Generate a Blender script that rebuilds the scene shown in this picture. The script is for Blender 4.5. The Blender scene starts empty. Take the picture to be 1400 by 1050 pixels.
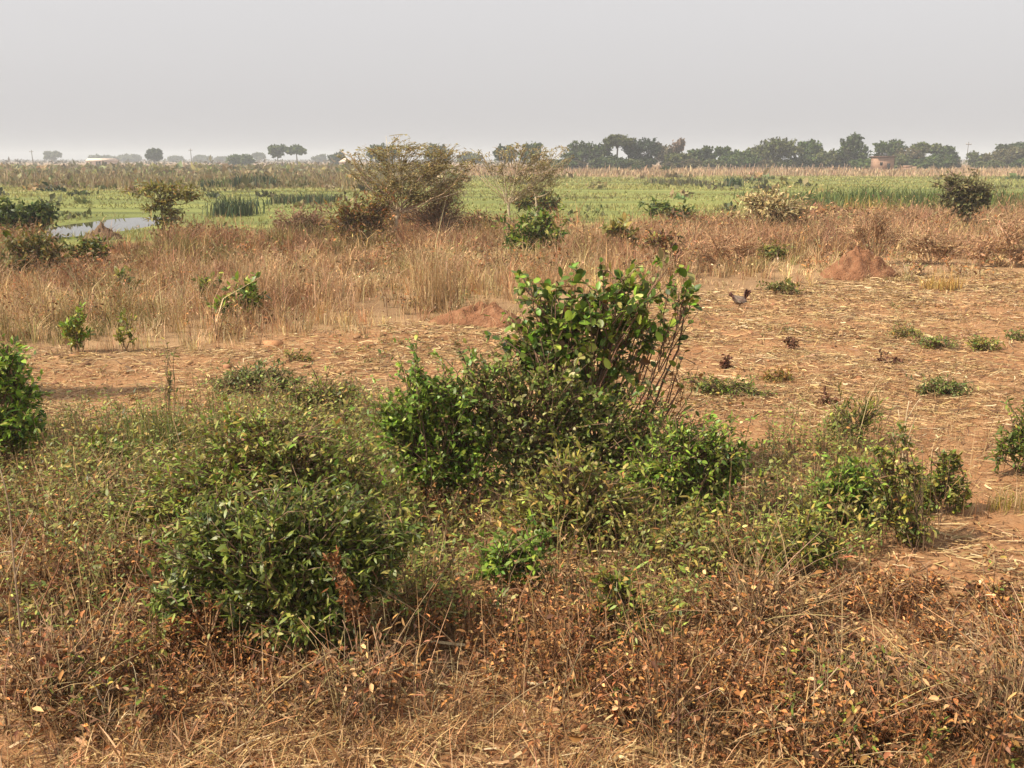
import bpy, math
import numpy as np

# ------------------------------------------------------------------ basics
R = np.random.default_rng(11)
SC = bpy.context.scene
COL = SC.collection
H = 3.0                       # eye height above the ground (m)
F = 1200.0                    # focal length in photo pixels (1400 wide)
PITCH = math.atan(307 / F)
CP, SP = math.cos(PITCH), math.sin(PITCH)


def ray(px, py):
    x, y = (px - 700) / F, (525 - py) / F
    return np.array([x, CP + y * SP, -SP + y * CP])


def at(px, py, z=0.0):
    d = ray(px, py)
    t = (z - H) / d[2]
    return np.array([d[0] * t, d[1] * t, z])


def pt(px, py, Y):
    """3D point at ground distance Y seen at that place of the photo"""
    d = ray(px, py)
    t = Y / d[1]
    return np.array([d[0] * t, Y, H + d[2] * t])


def ppm(Y, z=0.0):
    return F / (Y * CP + (H - z) * SP)


def proj(x, y, z=0.0):
    dep = y * CP + (H - z) * SP
    up = y * SP - (H - z) * CP
    return 700 + F * x / dep, 525 - F * up / dep


_ph = np.random.default_rng(5)
_W = [(_ph.normal(size=(9, 2)), _ph.uniform(0, 6.28, 9)) for _ in range(6)]


def noise(x, y, s=1.0, k=0):
    """smooth noise about -1..1, feature size s metres"""
    w, p = _W[k % 6]
    v = 0
    for i in range(9):
        v = v + np.sin((w[i, 0] * x + w[i, 1] * y) * 2.2 / s + p[i] + 1.3 * np.sin((w[i, 1] * x - w[i, 0] * y) * 1.1 / s))
    return v / 3.6


def gz(x, y):
    """ground height"""
    r = np.hypot(x, y)
    near = np.exp(-(r / 60.0) ** 2)
    h = near * (0.035 * noise(x, y, 2.5, 0) + 0.05 * noise(x, y, 7, 1)) + near * (.03 * noise(x, y, .8, 2) + .014 * noise(x, y, .3, 3)) * np.exp(-(r / 22) ** 2)
    # pond hollow
    e = ((x - POND[0] + .05 * (y - POND[1])) / 1.9) ** 2 + ((y - POND[1]) / 6.2) ** 2
    return h - 0.38 * np.exp(-e ** 2)


POND = (-19.4, 42.0)


def sm(a, b, x):
    t = np.clip((x - a) / (b - a), 0, 1)
    return t * t * (3 - 2 * t)


def unit(v):
    return v / np.maximum(np.linalg.norm(v, axis=-1, keepdims=True), 1e-9)


# ------------------------------------------------------------------ mesh store
class Geo:
    def __init__(s):
        s.v, s.f, s.c, s.n = [], [], [], 0

    def add(s, v, f, c):
        """v (n,3); f (m,3) triangles; c (n,3) colours"""
        if len(v) == 0:
            return
        s.v.append(np.asarray(v, np.float32)); s.f.append(np.asarray(f, np.int64) + s.n)
        s.c.append(np.asarray(c, np.float32)); s.n += len(v)

    def build(s, name, mat, parent=None, org=(0, 0, 0), smooth=False):
        me = bpy.data.meshes.new(name)
        v = np.concatenate(s.v) - np.asarray(org, np.float32)
        f = np.concatenate(s.f).astype(np.int32)
        c = np.concatenate(s.c)
        me.vertices.add(len(v)); me.vertices.foreach_set('co', v.astype(np.float32).ravel())
        me.loops.add(f.size); me.loops.foreach_set('vertex_index', f.ravel())
        me.polygons.add(len(f))
        me.polygons.foreach_set('loop_start', np.arange(0, f.size, 3, dtype=np.int32))
        if smooth:
            me.polygons.foreach_set('use_smooth', np.ones(len(f), bool))
        a = me.attributes.new('tint', 'FLOAT_COLOR', 'POINT')
        a.data.foreach_set('color', np.concatenate([np.clip(c, 0, 1), np.ones((len(c), 1), np.float32)], 1).astype(np.float32).ravel())
        me.update(calc_edges=True)
        me.materials.append(mat)
        o = bpy.data.objects.new(name, me); COL.objects.link(o)
        if parent is not None:
            o.parent = parent
        else:
            o.location = org
        return o


def tag(o, label, cat=None, group=None, kind=None):
    o['label'] = label
    if cat: o['category'] = cat
    if group: o['group'] = group
    if kind: o['kind'] = kind
    return o


def thing(name, loc, label, cat, group=None):
    o = bpy.data.objects.new(name, None); COL.objects.link(o)
    o.location = loc; o.empty_display_size = .2
    return tag(o, label, cat, group)


# ------------------------------------------------------------------ shapes
TM = {
    'simple': (np.array([(0, 0, 0), (.42, 1, .22), (1, 0, -.12), (.42, -1, .22)], float), [(0, 1, 2), (0, 2, 3)]),
    'lance': (np.array([(0, 0, 0), (.3, .9, .15), (.68, .75, .12), (1, 0, -.25), (.68, -.75, .12), (.3, -.9, .15)], float),
              [(0, 1, 5), (1, 2, 4), (1, 4, 5), (2, 3, 4)]),
    'ovate': (np.array([(0, 0, 0), (.28, .8, .16), (.62, .95, .2), (.9, .5, .05), (1, 0, -.1), (.9, -.5, .05), (.62, -.95, .2), (.28, -.8, .16), (.52, 0, .0)], float),
              [(8, 0, 7), (8, 7, 6), (8, 6, 5), (8, 5, 4), (8, 4, 3), (8, 3, 2), (8, 2, 1), (8, 1, 0)]),
    'curl': (np.array([(0, 0, 0), (.3, .7, .55), (.65, .8, .5), (.95, .1, -.35), (.65, -.6, .6), (.3, -.8, .35), (.5, 0, -.15)], float),
             [(6, 0, 1), (6, 1, 2), (6, 2, 3), (6, 3, 4), (6, 4, 5), (6, 5, 0)]),
}


def add_leaves(g, P, A, N, L, W, C, tm='simple'):
    """P,A,N (n,3), L,W (n,), C (n,3)"""
    n = len(P)
    if n == 0: return
    A = unit(A)
    S = unit(np.cross(A, N)); N = np.cross(S, A)
    T, fs = TM[tm]
    k = len(T)
    V = (P[:, None] + T[None, :, 0, None] * (L[:, None] * A)[:, None] + T[None, :, 1, None] * (W[:, None] * S)[:, None]
         + T[None, :, 2, None] * (W[:, None] * N)[:, None])
    fi = np.array(fs)[None] + (np.arange(n) * k)[:, None, None]
    g.add(V.reshape(-1, 3), fi.reshape(-1, 3), np.repeat(C, k, 0))


def add_blades(g, B, h, lean, w, C, side=None, bend=.32):
    """grass blades; B (n,3), lean (n,2) horizontal offset of the tip"""
    n = len(B)
    if side is None:
        a = R.uniform(0, 6.283, n); side = np.stack([np.cos(a), np.sin(a), 0 * a], 1)
    l3 = np.concatenate([lean, np.zeros((n, 1))], 1)
    M = B + l3 * bend; M[:, 2] += h * .58
    T = B + l3; T[:, 2] += h
    s = side * w[:, None] * .5
    V = np.stack([B - s, B + s, M - s * .8, M + s * .8, T], 1)
    f = np.array([(0, 1, 3), (0, 3, 2), (2, 3, 4)])[None] + (np.arange(n) * 5)[:, None, None]
    g.add(V.reshape(-1, 3), f.reshape(-1, 3), np.repeat(C, 5, 0))


def add_strips(g, P, wid, C, S):
    """flat bent strips: P (n,k,3) centre lines, S (n,3) side vectors"""
    n, k = P.shape[:2]
    s = (S * wid[:, None] * .5)[:, None]
    V = np.stack([P - s, P + s], 2).reshape(n, 2 * k, 3)
    f = []
    for i in range(k - 1):
        a = 2 * i
        f += [(a, a + 1, a + 3), (a, a + 3, a + 2)]
    fi = np.array(f)[None] + (np.arange(n) * 2 * k)[:, None, None]
    g.add(V.reshape(-1, 3), fi.reshape(-1, 3), np.repeat(C, 2 * k, 0))


def add_tubes(g, P, r, C, sides=4):
    """P (n,k,3) centre lines, r (n,k) radii, C (n,3)"""
    n, k = P.shape[:2]
    if n == 0: return
    T = np.gradient(P, axis=1); T = unit(T)
    ref = np.where(np.abs(T[..., 2:3]) > .8, np.array([1., 0, 0]), np.array([0, 0, 1.]))
    U = unit(np.cross(T, ref)); W = np.cross(T, U)
    an = np.arange(sides) / sides * 2 * math.pi
    ring = U[:, :, None] * np.cos(an)[None, None, :, None] + W[:, :, None] * np.sin(an)[None, None, :, None]
    V = P[:, :, None] + ring * r[:, :, None, None]
    f = []
    for i in range(k - 1):
        for j in range(sides):
            a, b = i * sides + j, i * sides + (j + 1) % sides
            f += [(a, b, b + sides), (a, b + sides, a + sides)]
    top = (k - 1) * sides
    for j in range(1, sides - 1):
        f.append((top, top + j, top + j + 1))
    fi = np.array(f)[None] + (np.arange(n) * k * sides)[:, None, None]
    g.add(V.reshape(-1, 3), fi.reshape(-1, 3), np.repeat(C, k * sides, 0))


def bez(P0, P1, P2, k):
    t = np.linspace(0, 1, k)[None, :, None]
    return P0[:, None] * (1 - t) ** 2 + 2 * P1[:, None] * t * (1 - t) + P2[:, None] * t ** 2


def pick(pal, n, jit=.18, rng=None):
    """pal: list of (rgb, weight)"""
    rng = rng or R
    w = np.array([p[1] for p in pal], float); w /= w.sum()
    c = np.array([p[0] for p in pal])[rng.choice(len(pal), n, p=w)]
    return c * np.exp(rng.normal(0, jit, (n, 1))) * np.exp(rng.normal(0, jit * .3, (n, 3)))


def rdir(n, rng=None):
    rng = rng or R
    return unit(rng.normal(size=(n, 3)))


# ------------------------------------------------------------------ materials
def newmat(name):
    m = bpy.data.materials.new(name); m.use_nodes = True
    nt = m.node_tree; nt.nodes.clear()
    return m, nt, nt.nodes.new, nt.links.new


def leafmat(name, rough=.45, trans=.28, spec=.5, var=.25, scale=6.0):
    m, nt, N, L = newmat(name)
    at_ = N('ShaderNodeAttribute'); at_.attribute_name = 'tint'
    tc = N('ShaderNodeNewGeometry')
    no = N('ShaderNodeTexNoise'); no.inputs['Scale'].default_value = scale; no.inputs['Detail'].default_value = 3
    L(tc.outputs['Position'], no.inputs['Vector'])
    mr = N('ShaderNodeMapRange'); mr.inputs[1].default_value = .25; mr.inputs[2].default_value = .75
    mr.inputs[3].default_value = 1 - var; mr.inputs[4].default_value = 1 + var
    L(no.outputs['Fac'], mr.inputs[0])
    mul = N('ShaderNodeVectorMath'); mul.operation = 'SCALE'
    L(at_.outputs['Color'], mul.inputs[0]); L(mr.outputs[0], mul.inputs['Scale'])
    pb = N('ShaderNodeBsdfPrincipled'); pb.inputs['Roughness'].default_value = rough
    pb.inputs['Specular IOR Level'].default_value = spec
    L(mul.outputs[0], pb.inputs['Base Color'])
    out = N('ShaderNodeOutputMaterial')
    if trans > 0:
        tr = N('ShaderNodeBsdfTranslucent'); L(mul.outputs[0], tr.inputs['Color'])
        mx = N('ShaderNodeMixShader'); mx.inputs[0].default_value = trans
        L(pb.outputs[0], mx.inputs[1]); L(tr.outputs[0], mx.inputs[2]); L(mx.outputs[0], out.inputs[0])
    else:
        L(pb.outputs[0], out.inputs[0])
    return m


M_LEAF = leafmat('leaf', .43, .28, .4, .2, 9)
M_DULL = leafmat('dull_leaf', .5, .30, .4, .2, 6)
M_DRY = leafmat('dry_leaf', .75, .13, .25, .22, 8)
M_STRAW = leafmat('straw', .6, .25, .35, .2, 4)
M_FAR = leafmat('far_leaf', .7, .15, .2, .28, .35)
M_BARK = leafmat('bark', .85, 0, .2, .35, 25)
M_SWAMP = leafmat('swamp_leaf', .6, .3, .3, .2, .25)


def groundmat():
    m, nt, N, L = newmat('ground_soil')
    geo = N('ShaderNodeNewGeometry')
    at_ = N('ShaderNodeAttribute'); at_.attribute_name = 'tint'
    sep = N('ShaderNodeSeparateColor'); L(at_.outputs['Color'], sep.inputs[0])

    def noi(scale, detail=5, rough=.6, stretch=None):
        n = N('ShaderNodeTexNoise'); n.inputs['Scale'].default_value = scale
        n.inputs['Detail'].default_value = detail; n.inputs['Roughness'].default_value = rough
        src = geo.outputs['Position']
        if stretch:
            mp = N('ShaderNodeMapping'); mp.inputs['Scale'].default_value = stretch
            L(src, mp.inputs['Vector']); src = mp.outputs[0]
        L(src, n.inputs['Vector'])
        return n.outputs['Fac']

    def ramp(fac, stops):
        r = N('ShaderNodeValToRGB'); L(fac, r.inputs[0])
        e = r.color_ramp.elements
        while len(e) < len(stops): e.new(.5)
        for i, (p, c) in enumerate(stops):
            e[i].position = p; e[i].color = (*c, 1)
        return r.outputs[0]

    def mix(fac, a, b):
        x = N('ShaderNodeMix'); x.data_type = 'RGBA'
        L(fac, x.inputs[0]); L(a, x.inputs[6]); L(b, x.inputs[7])
        return x.outputs[2]

    def mrange(f, a, b):
        r = N('ShaderNodeMapRange'); r.inputs[1].default_value = a; r.inputs[2].default_value = b
        L(f, r.inputs[0]); return r.outputs[0]
    soil = ramp(noi(1.1, 9, .65), [(.3, (.21, .098, .044)), (.46, (.32, .155, .070)), (.6, (.39, .21, .098)), (.78, (.46, .285, .135))])
    fine = ramp(noi(34, 5, .7), [(.3, (.19, .098, .05)), (.52, (.33, .19, .10)), (.75, (.46, .30, .16))])
    soil = mix(mrange(noi(6, 4), .35, .7), soil, fine)
    swamp = ramp(noi(.5, 7, .6, (.06, .45, 1)), [(.28, (.075, .085, .03)), (.45, (.16, .175, .055)), (.6, (.23, .24, .07)), (.75, (.27, .25, .10))])
    dry = ramp(noi(.4, 7, .65, (.15, .6, 1)), [(.3, (.16, .105, .06)), (.5, (.30, .195, .105)), (.7, (.42, .29, .16))])
    c = mix(sep.outputs[0], soil, swamp)
    c = mix(sep.outputs[1], c, dry)
    pb = N('ShaderNodeBsdfPrincipled'); pb.inputs['Roughness'].default_value = .95
    pb.inputs['Specular IOR Level'].default_value = .1
    L(c, pb.inputs['Base Color'])
    bp = N('ShaderNodeBump'); bp.inputs['Strength'].default_value = .8; bp.inputs['Distance'].default_value = .04
    L(noi(14, 8, .7), bp.inputs['Height']); L(bp.outputs[0], pb.inputs['Normal'])
    out = N('ShaderNodeOutputMaterial'); L(pb.outputs[0], out.inputs[0])
    return m


def soilmat(name, c1, c2, c3, scale=3.0, bump=.06, rough=.95):
    m, nt, N, L = newmat(name)
    tc = N('ShaderNodeTexCoord')
    n1 = N('ShaderNodeTexNoise'); n1.inputs['Scale'].default_value = scale; n1.inputs['Detail'].default_value = 8
    n1.inputs['Roughness'].default_value = .65
    L(tc.outputs['Object'], n1.inputs['Vector'])
    r = N('ShaderNodeValToRGB'); L(n1.outputs['Fac'], r.inputs[0])
    e = r.color_ramp.elements; e.new(.5)
    for i, (p, c) in enumerate([(.3, c1), (.5, c2), (.72, c3)]):
        e[i].position = p; e[i].color = (*c, 1)
    pb = N('ShaderNodeBsdfPrincipled'); pb.inputs['Roughness'].default_value = rough
    pb.inputs['Specular IOR Level'].default_value = .15
    L(r.outputs[0], pb.inputs['Base Color'])
    bp = N('ShaderNodeBump'); bp.inputs['Strength'].default_value = .7; bp.inputs['Distance'].default_value = bump
    n2 = N('ShaderNodeTexNoise'); n2.inputs['Scale'].default_value = scale * 5; n2.inputs['Detail'].default_value = 7
    L(tc.outputs['Object'], n2.inputs['Vector'])
    L(n2.outputs['Fac'], bp.inputs['Height']); L(bp.outputs[0], pb.inputs['Normal'])
    out = N('ShaderNodeOutputMaterial'); L(pb.outputs[0], out.inputs[0])
    return m


# ------------------------------------------------------------------ setting: ground, water, haze, sky, sun
BX = np.array([-400, 0, 150, 300, 450, 580, 690, 800, 950, 1080, 1150, 1230, 1400, 1800], float)
BY = np.array([476, 478, 484, 474, 462, 440, 426, 412, 400, 384, 380, 378, 372, 366], float)


def fieldline(px):
    """photo height of the edge between the cleared field and the tall dry grass"""
    return np.interp(px, BX, BY)


SX = np.array([-400, 0, 60, 90, 205, 240, 350, 450, 520, 640, 720, 800, 900, 1000, 1100, 1200, 1300, 1400, 1800], float)
SY = np.array([328, 328, 332, 350, 350, 332, 330, 324, 306, 312, 316, 318, 318, 312, 300, 296, 294, 292, 290], float)


def swampline(px):
    """photo height of the edge between the tall dry grass and the green swamp"""
    return np.interp(px, SX, SY)


def make_ground():
    ys = np.concatenate([np.linspace(-14, 2, 24), 2 + np.cumsum(np.geomspace(.07, 105, 310))])
    ys = ys[ys < 2600]; ys = np.append(ys, 2600)
    u = np.linspace(-1, 1, 320)
    xs = np.sinh(u * 6.6) / math.sinh(6.6) * 1900
    xs = np.unique(np.concatenate([xs, np.linspace(-25, -14, 40)])); ys = np.unique(np.concatenate([ys, np.linspace(33, 52, 50)]))
    X, Y = np.meshgrid(xs, ys)
    X, Y = X.ravel(), Y.ravel()
    Z = gz(X, Y)
    Z = np.where((np.abs(X) > 900) | (Y > 900), 0, Z)
    V = np.stack([X, Y, Z], 1)
    nx, ny = len(xs), len(ys)
    i = np.arange((nx - 1) * (ny - 1)); a = (i // (nx - 1)) * nx + i % (nx - 1)
    f = np.concatenate([np.stack([a, a + 1, a + nx + 1], 1), np.stack([a, a + nx + 1, a + nx], 1)])
    yy = np.maximum(Y, 1.5)
    px, py = proj(X, yy)
    px = np.clip(px, -400, 1800)
    jit = noise(X, Y, 5, 3) * np.clip(Y * .25, 0, 18) * .5
    D = Y + jit
    sw = np.array([at(700, q)[1] for q in SY]); sl = np.interp(px, SX, sw)
    swamp = sm(-2, 4, D - sl) * (1 - sm(150, 185, D))
    dry = np.maximum(sm(150, 185, D), .75 * sm(-1, 1, D - np.interp(px, BX, [at(700, q)[1] for q in BY])) * (1 - sm(-2, 4, D - sl)))
    # brown reed ground on the far left
    dry = np.maximum(dry, sm(88, 110, D + noise(X, Y, 14, 2) * 9) * (1 - sm(480, 620, px)))
    g = Geo(); g.add(V, f, np.stack([swamp, dry, 0 * dry], 1))
    o = g.build('ground', groundmat(), smooth=True)
    tag(o, 'red soil and grassland ground running to the horizon', 'ground', kind='structure')


def make_water():
    m, nt, N, L = newmat('pond_water')
    pb = N('ShaderNodeBsdfPrincipled'); pb.inputs['Base Color'].default_value = (.05, .05, .035, 1)
    pb.inputs['Roughness'].default_value = .02; pb.inputs['IOR'].default_value = 1.33
    no = N('ShaderNodeTexNoise'); no.inputs['Scale'].default_value = 3
    bp = N('ShaderNodeBump'); bp.inputs['Strength'].default_value = .05; bp.inputs['Distance'].default_value = .004
    tc = N('ShaderNodeNewGeometry'); L(tc.outputs['Position'], no.inputs['Vector'])
    L(no.outputs['Fac'], bp.inputs['Height']); L(bp.outputs[0], pb.inputs['Normal'])
    out = N('ShaderNodeOutputMaterial'); L(pb.outputs[0], out.inputs[0])
    a = np.linspace(0, 2 * math.pi, 49)[:-1]
    rr = 1 + .12 * np.sin(3 * a + 1) + .09 * np.sin(5 * a) + .06 * np.sin(9 * a + 2)
    V = np.stack([POND[0] + 3.6 * rr * np.cos(a) - .05 * 7 * np.sin(a), POND[1] + 10.5 * rr * np.sin(a), 0 * a - .07], 1)
    V = np.concatenate([V, [[POND[0], POND[1], -.07]]])
    f = [(48, i, (i + 1) % 48) for i in range(48)]
    g = Geo(); g.add(V, f, np.zeros((49, 3)))
    tag(g.build('water', m), 'shallow pond reflecting the pale sky at the edge of the swamp', 'pond', kind='structure')


def make_haze():
    m, nt, N, L = newmat('haze_air')
    v = N('ShaderNodeVolumePrincipled')
    v.inputs['Color'].default_value = (.915, .935, .965, 1)
    v.inputs['Density'].default_value = .00066
    v.inputs['Anisotropy'].default_value = 0
    out = N('ShaderNodeOutputMaterial'); L(v.outputs[0], out.inputs['Volume'])
    x, y0, y1, z0, z1 = 1950, -25, 2650, -1.5, 22
    V = [(-x, y0, z0), (x, y0, z0), (x, y1, z0), (-x, y1, z0), (-x, y0, z1), (x, y0, z1), (x, y1, z1), (-x, y1, z1)]
    f = [(0, 2, 1), (0, 3, 2), (4, 5, 6), (4, 6, 7), (0, 1, 5), (0, 5, 4), (1, 2, 6), (1, 6, 5), (2, 3, 7), (2, 7, 6), (3, 0, 4), (3, 4, 7)]
    g = Geo(); g.add(np.array(V, float), np.array(f), np.zeros((8, 3)))
    tag(g.build('haze', m), 'pale dusty haze in the air over the plain', 'haze', kind='stuff')


SUN_ROT, SUN_EL = math.radians(252), math.radians(47)


def make_light():
    w = bpy.data.worlds.new('World'); SC.world = w; w.use_nodes = True
    nt = w.node_tree; N, L = nt.nodes.new, nt.links.new
    bg = nt.nodes['Background']
    sky = N('ShaderNodeTexSky'); sky.sky_type = 'NISHITA'; sky.sun_disc = False
    sky.sun_elevation = SUN_EL; sky.sun_rotation = SUN_ROT
    sky.air_density = 1.2; sky.dust_density = 6.0; sky.ozone_density = 1.0
    hs = N('ShaderNodeHueSaturation'); hs.inputs['Saturation'].default_value = .15
    L(sky.outputs[0], hs.inputs['Color'])
    mx = N('ShaderNodeMix'); mx.data_type = 'RGBA'; mx.inputs[0].default_value = .55
    mx.inputs[7].default_value = (6.9, 6.68, 6.75, 1)
    L(hs.outputs[0], mx.inputs[6]); L(mx.outputs[2], bg.inputs[0])
    bg.inputs[1].default_value = .105
    l = bpy.data.lights.new('sun', 'SUN'); l.energy = 5.0; l.angle = math.radians(.6); l.color = (1, .90, .73)
    o = bpy.data.objects.new('sun', l); COL.objects.link(o)
    from mathutils import Vector
    d = Vector((math.sin(SUN_ROT) * math.cos(SUN_EL), math.cos(SUN_ROT) * math.cos(SUN_EL), math.sin(SUN_EL)))
    o.rotation_euler = d.to_track_quat('Z', 'Y').to_euler(); o.location = d * 60
    c = bpy.data.cameras.new('camera'); c.sensor_width = 36; c.lens = F / 1400 * 36
    c.clip_start = .05; c.clip_end = 6000
    co = bpy.data.objects.new('camera', c); COL.objects.link(co)
    co.location = (0, 0, H); co.rotation_euler = (math.pi / 2 - PITCH, 0, 0)
    SC.camera = co
    SC.view_settings.view_transform = 'Standard'; SC.view_settings.look = 'None'
    SC.view_settings.exposure = 0.45; SC.view_settings.gamma = 1
    cy = SC.cycles
    cy.max_bounces = 6; cy.diffuse_bounces = 3; cy.glossy_bounces = 2; cy.transmission_bounces = 3
    cy.volume_bounces = 0; cy.transparent_max_bounces = 4
    cy.caustics_reflective = False; cy.caustics_refractive = False
    cy.use_denoising = True


# ------------------------------------------------------------------ scattering
def scat(n, y0, y1, x0=-120, x1=1520, a=1.0, keep=None):
    """n points on the ground whose photo height lies between y0 (far) and y1 (near), density ~ D^(a-1)"""
    D0, D1 = at(700, y1)[1], at(700, y0)[1]
    u = R.uniform(0, 1, n)
    k = a + 1
    Y = (D0 ** k + u * (D1 ** k - D0 ** k)) ** (1 / k)
    px = R.uniform(x0, x1, n)
    X = (px - 700) / F * (Y * CP + H * SP)
    P = np.stack([X, Y, gz(X, Y)], 1)
    _, py = proj(X, Y)
    if keep is not None:
        q = keep(px, py, X, Y) > R.uniform(0, 1, n)
        P, px, py = P[q], px[q], py[q]
    return P, px, py


def lerp3(c0, c1, t):
    return np.asarray(c0)[None] * (1 - t[:, None]) + np.asarray(c1)[None] * t[:, None]


def jitter(C, s=.18):
    return C * np.exp(R.normal(0, s, (len(C), 1))) * np.exp(R.normal(0, s * .3, (len(C), 3)))


# ------------------------------------------------------------------ shrubs and trees
def grow(base, lobes, ntw, lpt, leaf, pal, stem, tm='simple', limbs=2, limb_r=.02, twig_r=.004, trunk=None, rng=None,
         outer=.55, droop=.1, up=.45, twiglen=(.0, .4), jit=.2, spread=.08, tsides=3, leaf_from=.3, flat=1.0, lowcut=-1.0, kinky=.10, clump=.15, shell=.15, limb_col=None, lsz=.27, wild=.14):
    """lobes: [(cx,cy,cz,rx,ry,rz)] in world metres. Returns (foliage Geo, wood Geo)"""
    rng = rng or R
    gl, gw = Geo(), Geo()
    lob = np.array(lobes, float)
    base = np.asarray(base, float)
    vol = (lob[:, 3] * lob[:, 5] * lob[:, 4]) ** .75
    sc = np.array(stem, float)
    start = base
    if trunk:                                   # (height, radius, lean x, lean y)
        th, tr, lx, ly = trunk
        top = base + np.array([lx, ly, th])
        mid = (base + top) / 2 + np.array([rng.normal(0, .06 * th), rng.normal(0, .06 * th), 0])
        P = bez(base[None] - [0, 0, .1], mid[None], top[None], 7)
        add_tubes(gw, P, (tr * np.array([1.35, 1.08, .98, .92, .86, .8, .72]))[None], np.array(limb_col or sc)[None] * np.exp(rng.normal(0, .1)), 8)
        start = top
    # limbs
    li = np.repeat(np.arange(len(lob)), limbs)
    n = len(li)
    P0 = start[None] + rng.normal(0, spread, (n, 3)) * [1, 1, 0 if not trunk else .4]
    if not trunk: P0[:, 2] = base[2] - .03
    P2 = lob[li, :3] + rng.normal(0, .35, (n, 3)) * lob[li, 3:]
    P1 = P0 * .55 + P2 * .45 + rng.normal(0, .12, (n, 3)) * np.linalg.norm(P2 - P0, axis=1)[:, None]
    P1[:, 2] += (.12 if not trunk else .0) * (P2[:, 2] - P0[:, 2])
    LP = bez(P0, P1, P2, 7)
    LP[:, 1:-1] += rng.normal(0, kinky * .3, LP[:, 1:-1].shape) * np.linalg.norm(P2 - P0, axis=1)[:, None, None] * .3
    rad = limb_r * np.exp(rng.normal(0, .25, (n, 1))) * np.linspace(1, .35, 7)[None]
    add_tubes(gw, LP, rad, pick([(limb_col or sc, 1)], n, .15, rng), 5)
    # twigs
    k = rng.choice(len(lob), ntw, p=vol / vol.sum())
    d = rdir(ntw, rng)
    d[:, 2] = np.where(d[:, 2] < lowcut, -d[:, 2], d[:, 2])
    rr = (rng.uniform(outer ** 3, 1.0, ntw)) ** (1 / 3) * np.exp(rng.normal(0, .09 + .09 * (wild > 0), ntw))
    wl = rng.uniform(0, 1, ntw) < wild
    rr = np.where(wl, rng.uniform(1.05, 1.75, ntw), rr); d[:, 2] = np.where(wl, np.abs(d[:, 2]) * 1.1 + .1, d[:, 2])
    tip = lob[k, :3] + d * rr[:, None] * lob[k, 3:]
    lim = li.reshape(len(lob), limbs)
    lsel = k * limbs + rng.integers(0, limbs, ntw)
    ti = rng.integers(3, 7, ntw)
    s0 = LP[lsel, ti]
    s0 = s0 + (tip - s0) * rng.uniform(twiglen[0], twiglen[1], ntw)[:, None]
    m = (s0 + tip) / 2
    ln = np.linalg.norm(tip - s0, axis=1)
    m[:, 2] += up * .3 * ln
    m += rng.normal(0, kinky, (ntw, 3)) * ln[:, None]
    tip[:, 2] = np.maximum(tip[:, 2], base[2] + .02); m[:, 2] = np.maximum(m[:, 2], base[2] + .02)
    TP = bez(s0, m, tip, 5)
    add_tubes(gw, TP, twig_r * np.exp(rng.normal(0, .25, (ntw, 1))) * np.linspace(1.3, .45, 5)[None], pick([(sc, 1)], ntw, .18, rng), tsides)
    # leaves
    if lpt > 0:
        nl = ntw * lpt
        idx = np.repeat(np.arange(ntw), lpt)
        t = rng.uniform(leaf_from, 1.02, nl)[:, None]
        p = s0[idx] * (1 - t) ** 2 + 2 * m[idx] * t * (1 - t) + tip[idx] * t ** 2
        tan = unit(2 * (m[idx] - s0[idx]) * (1 - t) + 2 * (tip[idx] - m[idx]) * t)
        a = tan * .7 + rdir(nl, rng) * .9
        a[:, 2] = a[:, 2] * flat - droop
        a = unit(a)
        nrm = rdir(nl, rng) * .75 + np.array([0, 0, 1.0 if shell < 1 else .35]) + shell * unit((p - lob[k[idx], :3]) / lob[k[idx], 3:])
        ls_ = np.clip(rng.normal(0, lsz, nl), -1.1, .5); L = leaf[0] * np.exp(ls_); W = leaf[1] * .5 * np.exp(ls_ * .8 + rng.normal(0, .18, nl))
        C = pick(pal, ntw, jit, rng)[idx] * (1 - .6) + pick(pal, nl, jit, rng) * .6 if clump is None else pick(pal, nl, jit, rng) * np.exp(rng.normal(0, clump, (ntw, 1)))[idx]
        C = np.minimum(C, 1.2 * max(max(q[0]) for q in pal))
        add_leaves(gl, p, a, nrm, L, W, C, tm)
    return gl, gw


def plant(name, label, cat, bpx, lobes, leaf, pal, ntw, lpt, group=None, mat=None, stem=(.16, .10, .06), thick=.8, parts=('foliage', 'stem'), **kw):
    """a shrub whose lobes are given as (px, py, half width px, half height px[, further back m])"""
    b = at(*bpx); Y = b[1]
    b[2] = gz(b[0], b[1])
    L = []
    for q in lobes:
        dy = q[4] if len(q) > 4 else 0.0
        c = pt(q[0], q[1], Y + dy); s = ppm(Y + dy, c[2])
        L.append((c[0], c[1], c[2], q[2] / s, q[2] / s * thick, q[3] / s))
    if Y < 20 and mat is not M_DRY:
        pal = [((c[0] * 1.2, c[1] * 1.24, c[2] * 1.1), w_) for c, w_ in pal]
    gl, gw = grow(b, L, ntw, lpt, leaf, pal, stem, **kw)
    root = thing(name, b, label, cat, group)
    if gl.n: gl.build(parts[0], mat or M_LEAF, root, b)
    if gw.n: gw.build(parts[1], M_BARK, root, b)
    return root


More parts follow.
